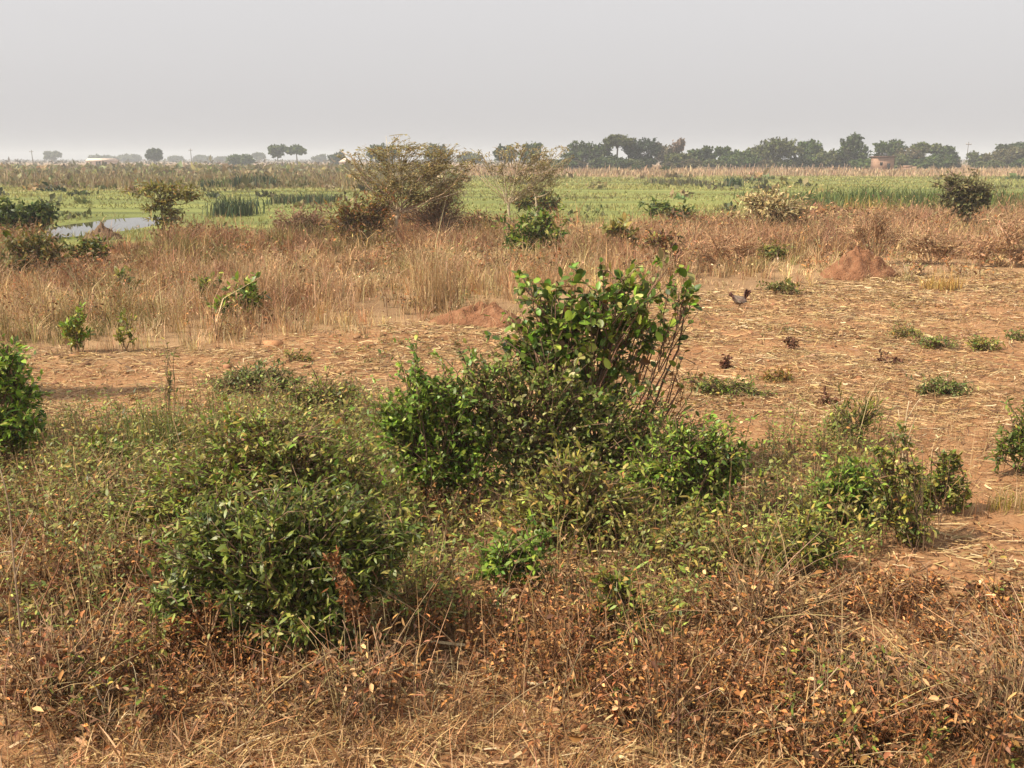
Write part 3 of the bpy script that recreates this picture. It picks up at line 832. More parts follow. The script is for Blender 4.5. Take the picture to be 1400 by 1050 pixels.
# ------------------------------------------------------------------ shrubs one by one
def make_near_plants():
    # the tall shrub in the middle
    plant('broadleaf_shrub', 'tall broad-leaved green shrub with thin reddish stems in the middle of the photo', 'shrub', (800, 662), [
        (738, 425, 46, 38), (720, 392, 26, 24), (765, 398, 26, 24), (790, 430, 52, 45), (850, 420, 56, 38), (890, 388, 44, 28), (905, 364, 18, 15), (848, 380, 24, 22),
        (932, 398, 30, 18), (912, 428, 36, 26), (765, 475, 66, 45), (830, 478, 46, 40), (722, 472, 42, 45), (872, 460, 36, 30), (785, 540, 70, 48, .1), (835, 545, 46, 40, .1)],
        (.070, .047), G_MID + G_LUSH + G_DARK + [((.30, .28, .10), 4), ((.22, .11, .045), 1.5)], 430, 9, mat=M_LEAF, tm='ovate', limbs=2, limb_r=.013, twig_r=.0045, stem=(.17, .095, .06), outer=.45, spread=.10, jit=.24, droop=.12, thick=.85, clump=.24, wild=.2, lsz=.36)
    plant('shoot_cluster', 'clump of nearly bare reddish shoots rising at the right side of the tall broad-leaved shrub', 'shrub', (850, 660), [
        (905, 540, 50, 55), (935, 500, 32, 34), (880, 570, 40, 45), (940, 580, 40, 40)],
        (.06, .035), G_MID + D_BROWN[:2], 60, 2, tm='ovate', limbs=3, limb_r=.010, twig_r=.005, stem=(.24, .13, .075), outer=.5, spread=.13, leaf_from=.8)
    plant('lush_shrub', 'lush bright green bushy shrub at the left foot of the tall broad-leaved shrub', 'shrub', (605, 694), [
        (575, 560, 52, 55), (548, 590, 44, 48), (620, 540, 50, 42), (565, 510, 22, 20), (640, 590, 50, 55), (590, 630, 60, 45), (650, 640, 45, 45), (535, 570, 25, 25)],
        (.052, .025), G_LUSH + G_MID[:2], 760, 11, mat=M_LEAF, tm='lance', limbs=3, limb_r=.011, stem=(.16, .10, .06), droop=.2, outer=.5)
    plant('small_leaved_shrub', 'dense dark green small-leaved shrub wedged between the lush bush and the tall shrub', 'shrub', (735, 690), [
        (690, 520, 50, 40), (735, 545, 60, 50), (680, 580, 55, 55), (740, 610, 65, 55), (650, 510, 30, 24), (790, 600, 50, 45), (720, 650, 60, 35), (790, 555, 45, 40), (835, 610, 50, 45), (800, 640, 50, 30), (875, 610, 44, 44), (860, 655, 45, 30), (880, 565, 32, 34), (905, 600, 26, 30)],
        (.046, .027), G_GREY + G_MID + [((.24, .24, .09), 4), ((.33, .30, .13), 2)], 950, 11, mat=M_LEAF, tm='lance', limbs=3, limb_r=.010, droop=.15, outer=.5)
    plant('low_spreading_shrub', 'low rounded green shrub at the right foot of the tall broad-leaved shrub', 'shrub', (930, 715), [
        (960, 612, 52, 42), (915, 632, 55, 46), (990, 645, 36, 50), (890, 662, 50, 44), (950, 680, 62, 38), (1005, 618, 22, 26), (860, 680, 46, 36), (925, 595, 30, 24)],
        (.05, .0205), G_LUSH + G_MID + [((.24, .25, .06), 4)], 760, 10, mat=M_LEAF, tm='lance', limbs=2, limb_r=.008, droop=.3, outer=.5)
    plant('olive_weed_bush', 'olive green weedy bush in front of the tall shrub, leaves partly browned', 'bush', (800, 745), [
        (800, 680, 75, 42), (745, 690, 60, 42), (850, 700, 60, 38), (715, 710, 50, 30), (910, 715, 55, 30), (780, 640, 50, 28), (960, 725, 40, 26)],
        (.05, .02), G_OLIVE + [((.17, .20, .045), 6), ((.28, .26, .07), 2)], 600, 9, mat=M_DULL, tm='lance', limbs=2, limb_r=.006, droop=.25, outer=.4)
    # the big bush in the foreground
    plant('foreground_bush', 'big dense dark green narrow-leaved bush in the left foreground', 'bush', (385, 892), [
        (400, 755, 80, 58), (470, 770, 66, 56), (365, 800, 66, 56), (430, 840, 84, 46), (525, 770, 36, 42), (330, 765, 38, 38), (395, 705, 58, 28), (300, 838, 44, 34), (470, 705, 36, 26), (350, 850, 50, 34), (270, 770, 46, 40), (235, 815, 40, 34), (300, 720, 44, 28), (545, 740, 30, 28)],
        (.047, .0155), [((.085, .11, .018), 5), ((.13, .155, .025), 4), ((.21, .22, .045), 2.5), ((.31, .24, .08), .8), ((.05, .07, .014), 3)], 1850, 15, mat=M_LEAF, tm='lance',
        limbs=3, limb_r=.009, droop=.18, outer=.3, stem=(.15, .10, .06), thick=.8, kinky=.18, wild=.24, lsz=.33)
    plant('yellowing_bush', 'yellowing olive weed bush growing on top of the back of the foreground bush', 'bush', (395, 742), [
        (360, 600, 75, 40), (290, 630, 75, 40), (430, 615, 75, 45), (230, 660, 60, 36), (370, 650, 90, 42), (480, 645, 60, 50), (505, 690, 55, 45), (180, 690, 45, 30), (320, 575, 40, 22), (250, 700, 50, 36, -.25), (520, 720, 40, 40, -.2), (200, 735, 46, 36, -.3), (360, 668, 90, 30, -.2), (245, 770, 52, 44, -.6), (195, 815, 44, 36, -.9), (275, 720, 50, 40, -.4), (165, 770, 30, 30, -.6), (250, 845, 44, 34, -1.0), (560, 720, 34, 40, -.2), (590, 780, 30, 34, -.6)],
        (.05, .02), G_OLIVE + G_LUSH[:2] + [((.17, .20, .04), 8), ((.27, .27, .07), 5), ((.30, .20, .08), 2)], 1450, 9, mat=M_DULL, tm='lance', limbs=2, limb_r=.007, droop=.2, outer=.4)
    plant('leaning_dead_branch', 'rusty dead leafy branch leaning over the right side of the dark foreground bush', 'branch', (520, 885), [
        (455, 765, 9, 12, -.42), (470, 800, 12, 24, -.42), (488, 840, 14, 24, -.3), (505, 870, 14, 18, -.2)],
        (.038, .015), D_BROWN + [((.34, .15, .06), 4)], 60, 10, mat=M_DRY, tm='curl', limbs=1, limb_r=.007, stem=(.25, .15, .08), outer=.1, kinky=.05)
    plant('rusty_dead_weed', 'rusty orange dead weed in front of the lower left of the foreground bush', 'weed', (265, 915), [
        (270, 850, 30, 30), (295, 828, 16, 22), (240, 880, 30, 22), (310, 870, 24, 24)],
        (.036, .015), D_BROWN + [((.36, .15, .055), 5)], 100, 9, mat=M_DRY, tm='curl', limbs=2, limb_r=.005, stem=(.25, .14, .07), outer=.2)
    # left edge
    plant('edge_shrub', 'glossy green upright shrub cut off by the left edge of the photo', 'shrub', (-15, 640), [
        (8, 485, 18, 26), (-30, 505, 50, 50), (22, 525, 30, 32), (40, 545, 22, 30), (20, 500, 20, 20), (30, 570, 34, 34), (-40, 580, 60, 55), (15, 590, 42, 42), (-90, 560, 50, 60), (40, 590, 20, 28)],
        (.066, .028), G_LUSH, 700, 9, mat=M_LEAF, tm='lance', limbs=3, limb_r=.012, droop=.05, outer=.45)
    plant('shadow_tree', 'unseen young leafy tree added beyond the left edge to cast the shadow strip on the field', 'tree', (-165, 557), [  # out of view, added with a thin crown to throw the shadow strip
        (-150, 330, 90, 60), (-190, 380, 90, 60), (-120, 400, 60, 50), (-170, 300, 70, 50), (-230, 340, 70, 60), (-130, 460, 50, 50)], (.09, .045), G_MID, 900, 10, mat=M_LEAF, tm='lance', limbs=2, limb_r=.02, thick=.3, trunk=(.7, .05, 0, 0), parts=('crown', 'trunk'))
    plant('leafy_sprig', 'small leafy green sprig standing alone in front of the straw at left', 'plant', (152, 655), [
        (150, 610, 26, 20), (165, 630, 22, 18), (135, 605, 14, 12)],
        (.055, .026), G_LUSH + G_OLIVE[:2], 55, 7, mat=M_LEAF, tm='lance', limbs=2, limb_r=.005, outer=.4)
    # right side
    plant('spiky_weed', 'spiky dark green weed fanning up from the bare soil at right', 'weed', (1165, 614), [
        (1150, 575, 26, 24), (1185, 565, 22, 22), (1168, 590, 26, 18), (1195, 555, 10, 10), (1135, 592, 16, 14)],
        (.075, .012), G_DARK + G_MID + G_OLIVE[:2], 150, 6, mat=M_DULL, tm='simple', limbs=3, limb_r=.005, outer=.5, droop=-.45, up=.1, stem=(.13, .09, .05))
    plant('green_weed_clump', 'fresh green leafy clump with a dark hollow, in front of the spiky weed', 'weed', (1155, 722), [
        (1160, 660, 42, 26), (1130, 685, 36, 28), (1185, 675, 36, 32), (1160, 700, 45, 22), (1170, 640, 22, 14)],
        (.055, .022), G_LUSH + G_MID, 230, 9, mat=M_LEAF, tm='lance', limbs=2, limb_r=.006, outer=.5)
    plant('mottled_bush', 'mottled green and yellow bush around the pale dry stalk at right', 'bush', (1245, 752), [
        (1222, 695, 32, 28), (1248, 720, 26, 24), (1212, 660, 26, 26), (1245, 645, 22, 24), (1205, 625, 18, 20), (1230, 595, 14, 18)],
        (.046, .02), G_GREY + G_OLIVE + G_MID + G_YEL[:2], 200, 8, mat=M_DULL, tm='lance', limbs=2, limb_r=.006, outer=.35, droop=.2)
    plant('rounded_weed_bush', 'rounded low green bush right of the pale dry stalk beside a bare patch', 'bush', (1285, 705), [
        (1292, 662, 30, 26), (1312, 678, 22, 20), (1268, 678, 24, 22), (1306, 628, 12, 14), (1286, 632, 16, 16)],
        (.044, .019), G_MID + G_OLIVE[:3], 210, 8, mat=M_DULL, tm='lance', limbs=2, limb_r=.005, outer=.35, droop=.2)
    plant('pale_feathery_weed', 'pale yellow green feathery weed in front of the fresh green clump', 'weed', (1105, 790), [
        (1105, 745, 42, 26), (1075, 760, 28, 22), (1135, 755, 30, 24), (1100, 715, 24, 16)],
        (.05, .014), G_YEL + G_MID, 190, 8, mat=M_DULL, tm='lance', limbs=2, limb_r=.005, outer=.35, droop=.1)
    plant('right_edge_bush', 'dark green bush touching the right edge of the photo', 'bush', (1392, 655), [
        (1392, 605, 30, 28), (1372, 625, 22, 20), (1415, 590, 36, 34), (1400, 570, 16, 16), (1430, 630, 36, 26)],
        (.05, .02), G_DARK + G_MID, 210, 9, mat=M_DULL, tm='lance', limbs=2, limb_r=.006, outer=.4)
    plant('bright_leaf_clump', 'bright green leafy clump low in front of the olive weedy bush', 'weed', (705, 812), [
        (700, 755, 42, 28), (730, 745, 26, 22), (670, 775, 34, 26), (710, 785, 38, 20)],
        (.048, .022), G_LUSH + [((.15, .20, .04), 4)], 190, 9, mat=M_LEAF, tm='lance', limbs=2, limb_r=.005, outer=.4)
    plant('half_dead_weed', 'half-green half-brown weed standing in the brown weeds of the middle foreground', 'weed', (850, 868), [
        (850, 820, 36, 28), (835, 795, 26, 16), (870, 840, 28, 20), (820, 835, 20, 20)],
        (.045, .018), G_OLIVE + G_MID + D_BROWN[:1], 130, 8, mat=M_DULL, tm='lance', limbs=2, limb_r=.005, outer=.3)
    # low mats on the cleared field
    mats = [
        ('creeping_weed_mat', 'dark green creeping mat on the bare soil left of the lush shrub', (345, 541), [(335, 518, 38, 17), (372, 514, 36, 15), (308, 525, 24, 12), (400, 522, 22, 12)], G_DARK + G_GREY, 330),
        ('leafy_weed_mat', 'taller leafy mat with dead stems just right of the dark creeping mat', (440, 578), [(440, 540, 44, 24), (475, 535, 20, 20), (408, 545, 30, 20), (455, 558, 44, 18), (390, 560, 30, 16)], G_MID + G_GREY + G_OLIVE, 400),
        ('grey_green_weed_mat', 'grey-green weed mat beside the bare shoots of the tall shrub', (985, 547), [(980, 530, 30, 14), (1010, 533, 26, 12), (955, 527, 20, 12), (1040, 538, 22, 8)], G_GREY + G_MID, 170),
        ('brown_weed_tuft', 'small brownish weed tuft above the grey-green mat on the straw', (1066, 525), [(1066, 514, 20, 9), (1050, 517, 12, 7)], G_OLIVE + D_BROWN[:2], 70),
        ('domed_weed_clump', 'domed dark green clump with dry leaves alone on the straw at right', (1292, 543), [(1285, 528, 30, 12), (1310, 532, 22, 10), (1262, 532, 16, 8)], G_DARK + G_GREY + D_TAN[:1], 160),
        ('straggling_weed', 'straggling green weed with a pale twig on the upper right of the field', (1236, 462), [(1230, 453, 24, 7), (1250, 456, 14, 6)], G_GREY + G_OLIVE, 70),
        ('flat_green_weed', 'flat green weed between the straggling weed and the right edge of the field', (1283, 476), [(1272, 467, 24, 8), (1295, 470, 16, 6)], G_MID + G_GREY, 80),
        ('bushy_green_weed', 'bushy little green weed right of the flat green weed', (1342, 480), [(1340, 468, 22, 10), (1360, 472, 14, 7)], G_MID + G_OLIVE, 80),
        ('edge_weed', 'green weed on the field at the right edge of the photo, above the domed clump', (1392, 467), [(1390, 458, 18, 8), (1412, 460, 18, 8)], G_MID + G_GREY, 60),
        ('tiny_green_weed', 'tiny green weed alone on the straw behind the leafy mat', (402, 494), [(400, 485, 14, 7), (420, 490, 10, 4)], G_MID + G_OLIVE, 36)]
    for nm, lab, b, lo, pal, nt in mats:
        plant(nm, lab, 'weed', b, lo, (.05, .018), pal, nt, 7, mat=M_DULL, tm='lance', limbs=2, limb_r=.004, outer=.3, droop=.1, thick=1.0)
    # dead dark-leaved clumps lying on the straw
    for lab, b, lo in [
        ('small dark reddish clump of dead leaves on the straw beyond the grey-green mat', (1088, 480), [(1086, 471, 8, 6)]),
        ('dark red dead leaf clump on the soil above the spiky weed', (1131, 556), [(1125, 548, 6, 8), (1140, 549, 7, 5)]),
        ('dead brown sprig lying flat on the straw near the upper right', (1218, 499), [(1208, 491, 7, 6), (1228, 496, 12, 4)]),
        ('dark dead weed tuft on the straw just left of the grey-green mat', (994, 507), [(992, 497, 7, 7)])]:
        plant('dead_leaf_clump', lab, 'dead weed', b, lo, (.06, .035), [((.12, .05, .03), 3), ((.18, .085, .05), 2), ((.26, .15, .08), 1.5)], 22, 5, group='dead leaf clumps on the straw', mat=M_DRY, tm='curl', limbs=1, limb_r=.006, outer=.2, stem=(.15, .08, .05))
    # grass tussock with tall green blades left of centre
    def tussock(name, label, b, n, rpx, hpx, pal, w=.008, lean=.25, cat='grass tussock'):
        p = at(*b); s = ppm(p[1])
        g = Geo()
        a = R.uniform(0, 6.283, n); r = np.sqrt(R.uniform(0, 1, n)) * rpx / s
        B = np.stack([p[0] + np.cos(a) * r, p[1] + np.sin(a) * r * .7, 0 * a], 1); B[:, 2] = gz(B[:, 0], B[:, 1]) - .01
        h = hpx / s * np.exp(R.normal(-.25, .3, n)); aa = R.uniform(0, 6.283, n); ln = h * np.abs(R.normal(0, lean, n))
        add_blades(g, B, h, np.stack([np.cos(aa) * ln, np.sin(aa) * ln], 1), np.maximum(w, p[1] * .0006) * np.exp(R.normal(0, .25, n)), pick(pal, n, .2), bend=.2)
        tag(g.build(name, M_DULL, None, (p[0], p[1], gz(p[0], p[1]))), label, cat)
    tussock('grass_tussock', 'stand of upright green grass blades in front of the dark creeping mat', (255, 632), 420, 85, 80, G_GREY + G_MID + G_OLIVE[:2], .009)
    tussock('dry_grass_tussock', 'tall pale dry grass tuft beside the shrub at the left edge', (85, 640), 130, 35, 80, D_TAN, .006)
    tussock('leaning_grass_tussock', 'pale golden leaning grass tuft standing tall in front of the umbrella tree', (600, 425), 260, 32, 88, D_TAN, .012, .35)
    tussock('yellow_grass_tussock', 'yellow dried grass tuft on the field edge right of the big termite mound', (1287, 394), 220, 28, 20, [((.50, .34, .11), 4), ((.42, .26, .08), 3)], .02, .5)
    tussock('corner_grass_tussock', 'tuft of short yellow-green grass at the right edge below the dark edge bush', (1378, 702), 150, 30, 36, G_YEL + D_TAN, .006, .4)


def make_mid_plants():
    P = plant
    sap = dict(mat=M_LEAF, tm='lance', limbs=2, outer=.2, droop=0, stem=(.2, .14, .08), wild=.3, spread=.05, lsz=.38)
    P('sapling', 'leafy green sapling alone in the pale grass near the left edge', 'sapling', (106, 484), [(106, 434, 10, 12), (98, 448, 13, 12), (114, 456, 11, 10), (102, 468, 9, 9)], (.085, .038), G_LUSH + G_YEL[:2], 64, 7, limb_r=.008, **sap)
    P('yellow_sapling', 'thin yellowish sapling right of the leafy green sapling', 'sapling', (172, 482), [(174, 446, 9, 12), (164, 460, 9, 9), (180, 464, 7, 8)], (.075, .03), G_YEL + G_YEL + G_MID, 34, 5, limb_r=.007, **sap)
    P('weed_stalk', 'tall thin green-tipped stalk standing on the bare soil at left', 'plant', (233, 590), [(230, 480, 8, 10), (233, 515, 5, 12)], (.05, .016), G_OLIVE + G_MID, 14, 5, limb_r=.004, **sap)
    P('branching_sapling', 'spreading green sapling with several leafy heads in the dry grass left of centre', 'sapling', (318, 442), [(340, 402, 22, 14), (310, 418, 22, 12), (328, 425, 16, 12), (350, 410, 14, 10)], (.12, .06), G_MID + G_LUSH, 110, 7, limb_r=.014, **sap)
    P('slender_sapling', 'slender dark sapling just left of the spreading sapling', 'sapling', (292, 425), [(284, 390, 14, 12), (290, 405, 12, 9)], (.12, .055), G_DARK + G_MID, 45, 6, limb_r=.012, **sap)
    P('low_dark_sapling', 'small dark green sapling in the brown grass above the yellowish one', 'sapling', (172, 408), [(165, 383, 12, 11), (182, 395, 12, 9)], (.13, .06), G_DARK + G_OLIVE, 45, 6, limb_r=.012, **sap)
    P('green_thicket', 'fresh green leafy thicket just behind the tall broad-leaved shrub', 'thicket', (735, 358), [(735, 305, 30, 18), (715, 325, 28, 20), (755, 325, 26, 20), (730, 345, 32, 14), (700, 335, 18, 14)], (.16, .07), G_MID + G_LUSH + G_YEL[:1], 260, 8, limb_r=.02, mat=M_DULL, tm='lance', outer=.4)
    P('cashew_sapling', 'yellow-leaved sapling in the brown grass right behind the tall shrub', 'sapling', (852, 350), [(848, 316, 16, 9), (862, 328, 12, 7), (835, 312, 8, 7)], (.2, .11), G_YEL + [((.34, .30, .08), 4)], 50, 6, limb_r=.018, **sap)
    P('leafy_dead_shrub', 'brown-leaved thin shrub right of the yellow-leaved sapling', 'shrub', (905, 365), [(900, 325, 26, 12), (920, 340, 20, 12), (880, 335, 14, 10)], (.13, .06), D_BROWN + G_OLIVE, 90, 5, limb_r=.014, mat=M_DULL, tm='lance', outer=.35)
    P('dark_swamp_bush', 'low dark green bush with leaning leaves at the near edge of the swamp', 'bush', (912, 306), [(898, 286, 20, 8), (930, 292, 18, 7), (950, 297, 10, 5)], (.28, .1), G_DARK + G_MID, 90, 7, limb_r=.025, mat=M_DULL, tm='lance', outer=.4)
    P('green_grass_shrub', 'small yellow-green shrub in the dry grass left of the big termite mound', 'shrub', (1055, 357), [(1050, 343, 20, 8), (1065, 349, 14, 6)], (.13, .06), G_YEL + G_MID, 70, 7, limb_r=.014, mat=M_DULL, tm='lance', outer=.35)
    P('flat_field_weed', 'flat dark weed at the back edge of the cleared field right of the hen', 'weed', (1066, 400), [(1066, 392, 22, 6), (1085, 394, 10, 5)], (.1, .04), G_OLIVE + G_GREY, 60, 6, limb_r=.010, mat=M_DULL, tm='lance', outer=.3)
    # shrubs by the pond
    P('dark_pond_bush', 'dark bluish green rounded bush left of the pond', 'bush', (40, 326), [(52, 293, 24, 14), (30, 302, 26, 15), (62, 300, 14, 12), (40, 314, 26, 10)], (.2, .1), G_DARK, 330, 9, limb_r=.03, mat=M_DULL, tm='lance', outer=.5)
    P('edge_pond_bush', 'dark green bush at the left edge of the photo beside the pond bush', 'bush', (2, 326), [(2, 296, 22, 14), (-18, 300, 22, 20), (10, 312, 20, 10)], (.2, .1), G_DARK + G_MID, 260, 9, limb_r=.03, mat=M_DULL, tm='lance', outer=.5)
    P('olive_pond_shrub', 'straggly olive shrub in the brown grass in front of the dark pond bush', 'shrub', (40, 378), [(30, 335, 34, 16), (60, 325, 24, 12), (70, 345, 26, 14), (20, 358, 26, 14), (72, 372, 20, 10)], (.12, .05), G_OLIVE + G_GREY, 250, 7, limb_r=.018, mat=M_DULL, tm='lance', outer=.3)
    P('green_pond_shrub', 'green leafy shrub in the brown grass in front of the little pond mound', 'shrub', (128, 368), [(125, 338, 20, 12), (108, 345, 20, 12), (138, 352, 12, 10)], (.14, .06), G_MID + G_OLIVE, 150, 7, limb_r=.016, mat=M_DULL, tm='lance', outer=.35)
    P('layered_sapling_tree', 'small sparse yellow-green tree with layered branches standing right of the pond', 'tree', (222, 318), [(215, 256, 24, 6), (190, 262, 18, 5), (245, 262, 22, 6), (262, 270, 16, 4), (225, 275, 22, 6), (205, 285, 14, 5), (235, 290, 18, 6), (222, 303, 18, 8)], (.22, .07), G_YEL + G_OLIVE, 170, 8, limb_r=.03, twig_r=.012, mat=M_DULL, tm='lance', outer=.3, parts=('crown', 'trunk'), trunk=(1.2, .05, .1, 0), stem=(.26, .2, .13))
    P('pink_brown_shrub', 'rounded pinkish brown dry shrub left of the umbrella tree', 'shrub', (412, 330), [(415, 300, 30, 16), (390, 310, 24, 14), (440, 305, 24, 16)], (.16, .04), [((.30, .17, .10), 4), ((.25, .14, .085), 3), ((.2, .16, .07), 1)], 300, 7, limb_r=.02, twig_r=.01, mat=M_DRY, tm='simple', outer=.3, stem=(.27, .16, .10))
    P('olive_thicket', 'olive thicket under the left side of the umbrella tree', 'thicket', (487, 338), [(480, 285, 32, 18), (505, 300, 34, 20), (465, 305, 28, 18), (520, 275, 24, 16), (490, 320, 36, 12)], (.16, .05), G_OLIVE + D_BROWN[:2], 380, 7, limb_r=.02, twig_r=.009, mat=M_DULL, tm='simple', outer=.3, stem=(.22, .15, .09))
    P('brown_twig_thicket', 'dense brown twiggy thicket under the right side of the umbrella tree', 'thicket', (598, 333), [(595, 275, 36, 26), (615, 265, 26, 24), (575, 295, 30, 20), (610, 300, 30, 20), (628, 290, 14, 20)], (.14, .03), [((.32, .20, .12), 5), ((.38, .25, .14), 3), ((.24, .20, .085), 2)], 330, 6, limb_r=.025, twig_r=.011, mat=M_DRY, tm='simple', outer=.2, stem=(.33, .215, .135))
    P('grey_brown_thicket', 'grey-brown thicket in the gap between the umbrella tree and the slender pale-branched tree', 'thicket', (655, 322), [(650, 300, 30, 12), (625, 308, 22, 10), (675, 305, 20, 10)], (.15, .045), G_OLIVE + D_BROWN[:2], 190, 6, limb_r=.018, twig_r=.009, mat=M_DULL, tm='simple', outer=.3)
    P('dark_green_thicket', 'dark green thicket behind the right stem of the slender pale-branched tree', 'thicket', (738, 300), [(735, 272, 26, 14), (712, 275, 16, 12), (758, 278, 14, 12)], (.2, .07), G_DARK + G_OLIVE, 190, 7, limb_r=.025, twig_r=.01, mat=M_DULL, tm='lance', outer=.35)
    ac = [((.33, .265, .09), 5), ((.42, .32, .125), 3), ((.23, .20, .065), 3), ((.38, .24, .11), 2)]
    P('umbrella_tree', 'wide flat-topped thorn tree with feathery olive-brown crown left of centre', 'tree', (541, 336), [
        (548, 188, 20, 5), (512, 204, 34, 8), (482, 210, 26, 6), (470, 205, 12, 4), (565, 203, 46, 10), (608, 206, 40, 10), (640, 222, 22, 9), (530, 224, 40, 9), (590, 228, 50, 13), (495, 232, 30, 9), (560, 247, 50, 12), (615, 250, 34, 14), (515, 255, 30, 9), (580, 270, 40, 12), (630, 242, 18, 10)],
        (.10, .04), ac, 700, 10, limb_r=.022, twig_r=.008, mat=M_DULL, tm='simple', outer=.1, flat=.35, limbs=2, up=.1, parts=('crown', 'trunk'), trunk=(1.15, .07, .12, 0), stem=(.30, .24, .115), limb_col=(.50, .39, .26), kinky=.18, leaf_from=.1, shell=0, wild=0)
    P('pale_branched_tree', 'slender open thorn tree with pale forked branches right of the umbrella tree', 'tree', (698, 306), [
        (655, 208, 16, 5), (640, 222, 10, 5), (688, 204, 20, 8), (712, 202, 18, 8), (738, 208, 16, 10), (768, 203, 16, 6), (782, 216, 10, 5), (676, 226, 20, 8), (722, 226, 26, 10), (752, 236, 18, 10), (700, 246, 22, 9), (740, 255, 20, 10), (768, 228, 10, 8), (712, 262, 22, 8)],
        (.12, .045), ac + [((.23, .20, .075), 4)], 330, 7, limb_r=.018, twig_r=.011, mat=M_DULL, tm='simple', outer=.1, flat=.5, limbs=2, up=.3, parts=('crown', 'trunk'), trunk=(1.0, .075, -.1, 0), stem=(.36, .28, .16), limb_col=(.46, .36, .24), kinky=.18, leaf_from=.15, shell=0, wild=0)
    P('second_stem', 'second pale stem with a thin crown close to the right of the pale-branched tree', 'tree', (733, 302), [(740, 222, 20, 10), (726, 242, 16, 8), (758, 246, 14, 8), (748, 208, 12, 6)], (.12, .045), ac, 130, 7, limb_r=.026, twig_r=.011, mat=M_DULL, tm='simple', outer=.1, up=.3, parts=('crown', 'trunk'), trunk=(1.2, .06, -.05, 0), stem=(.36, .28, .16), limb_col=(.46, .36, .24), shell=0)
    bpy.data.objects['second_stem'].name = 'pale_stemmed_tree'
    P('straw_shrub', 'pale straw-coloured bleached shrub at the swamp edge right of centre', 'shrub', (1058, 322), [(1046, 274, 30, 11), (1074, 280, 26, 13), (1028, 274, 18, 9), (1092, 290, 16, 11), (1055, 290, 38, 12), (1060, 305, 34, 10)], (.17, .06), [((.50, .39, .19), 4), ((.42, .32, .14), 3), ((.32, .25, .105), 2)], 520, 9, limb_r=.02, twig_r=.01, mat=M_DRY, tm='lance', outer=.35, stem=(.4, .29, .18))
    P('bare_brown_shrub', 'leafless brown shrub with arching branches behind the big termite mound', 'shrub', (1195, 362), [(1180, 305, 30, 18), (1210, 300, 26, 18), (1195, 290, 22, 12), (1160, 320, 22, 14), (1225, 320, 18, 14)], (.1, .02), [((.40, .24, .125), 4), ((.34, .19, .095), 4), ((.46, .31, .17), 3), ((.30, .23, .10), 1.5)], 260, 4, limb_r=.016, twig_r=.008, mat=M_DRY, tm='simple', outer=.4, stem=(.42, .26, .145), limbs=3)
    P('round_olive_tree', 'small round olive tree on a thin trunk at the right, in front of the reeds', 'tree', (1320, 322), [(1320, 262, 30, 18), (1300, 270, 20, 16), (1338, 268, 20, 16), (1318, 285, 24, 12), (1310, 248, 18, 9), (1352, 268, 10, 10)], (.14, .06), [((.15, .145, .05), 5), ((.20, .175, .065), 3), ((.24, .19, .085), 1)], 420, 9, limb_r=.03, twig_r=.01, mat=M_DULL, tm='lance', outer=.35, parts=('crown', 'trunk'), trunk=(1.1, .06, 0, 0), stem=(.12, .085, .055))
    P('red_brown_thicket', 'red-brown dry thicket at the right edge behind the field', 'thicket', (1375, 366), [(1385, 318, 34, 22), (1350, 335, 30, 16), (1400, 345, 40, 16), (1330, 345, 20, 10)], (.11, .025), [((.42, .235, .12), 5), ((.48, .30, .16), 3), ((.33, .18, .09), 2)], 420, 5, limb_r=.014, twig_r=.008, mat=M_DRY, tm='simple', outer=.3, stem=(.42, .26, .145), limbs=3)
    P('brown_thicket', 'brown dry thicket between the big termite mound and the red-brown thicket', 'thicket', (1275, 362), [(1270, 330, 34, 16), (1300, 338, 26, 14), (1245, 340, 22, 12)], (.11, .025), [((.40, .24, .125), 4), ((.34, .19, .095), 4), ((.46, .31, .17), 3), ((.30, .23, .10), 1.5)], 300, 5, limb_r=.014, twig_r=.008, mat=M_DRY, tm='simple', outer=.3, stem=(.42, .26, .145), limbs=3)
    P('reddish_grass_thicket', 'reddish feathery thicket left of the big termite mound', 'thicket', (1000, 372), [(985, 335, 34, 18), (1020, 335, 30, 20), (955, 345, 26, 16)], (.1, .02), [((.42, .235, .12), 5), ((.48, .30, .16), 3), ((.33, .18, .09), 2)], 340, 5, limb_r=.012, twig_r=.007, mat=M_DRY, tm='simple', outer=.3, stem=(.42, .26, .145), limbs=3)

    # reed clumps in the swamp
    def reeds(label, b, n, rpx, hpx, pal, wf=.0013, deep=1.0):
        p = at(*b); s = ppm(p[1]); g = Geo()
        B = np.stack([p[0] + R.uniform(-1, 1, n) * rpx / s, p[1] + R.normal(0, deep, n), 0 * np.zeros(n)], 1)
        h = hpx / s * np.exp(R.normal(-.2, .22, n)); aa = R.uniform(0, 6.283, n); ln = h * np.abs(R.normal(0, .38, n))
        add_blades(g, B, h, np.stack([np.cos(aa) * ln, np.sin(aa) * ln], 1), p[1] * wf * np.exp(R.normal(0, .25, n)), pick(pal, n, .2), bend=.2)
        tag(g.build('reed_clump', M_SWAMP, None, (p[0], p[1], 0)), label, 'reeds', 'clumps of reeds standing in the swamp', 'stuff')
    RD = [((.05, .075, .035), 5), ((.08, .10, .045), 3), ((.15, .14, .07), 1)]
    RG = [((.10, .135, .034), 5), ((.065, .095, .028), 4), ((.19, .20, .055), 3)]
    reeds('dark upright reed clump in the swamp between the pond and the umbrella tree', (322, 295), 300, 26, 27, RD)
    reeds('dark low reed clump at the far edge of the swamp left of the umbrella tree', (350, 256), 260, 30, 18, RD)
    reeds('olive reed clump just left of the far low reeds', (293, 256), 180, 24, 13, RG + RD)
    reeds('long green reed bed along the swamp behind the straw-coloured shrub', (1120, 282), 1300, 75, 17, RG, deep=4)
    reeds('tall deep-green reed bed left of the round olive tree', (1245, 290), 2200, 80, 30, RG, deep=4)
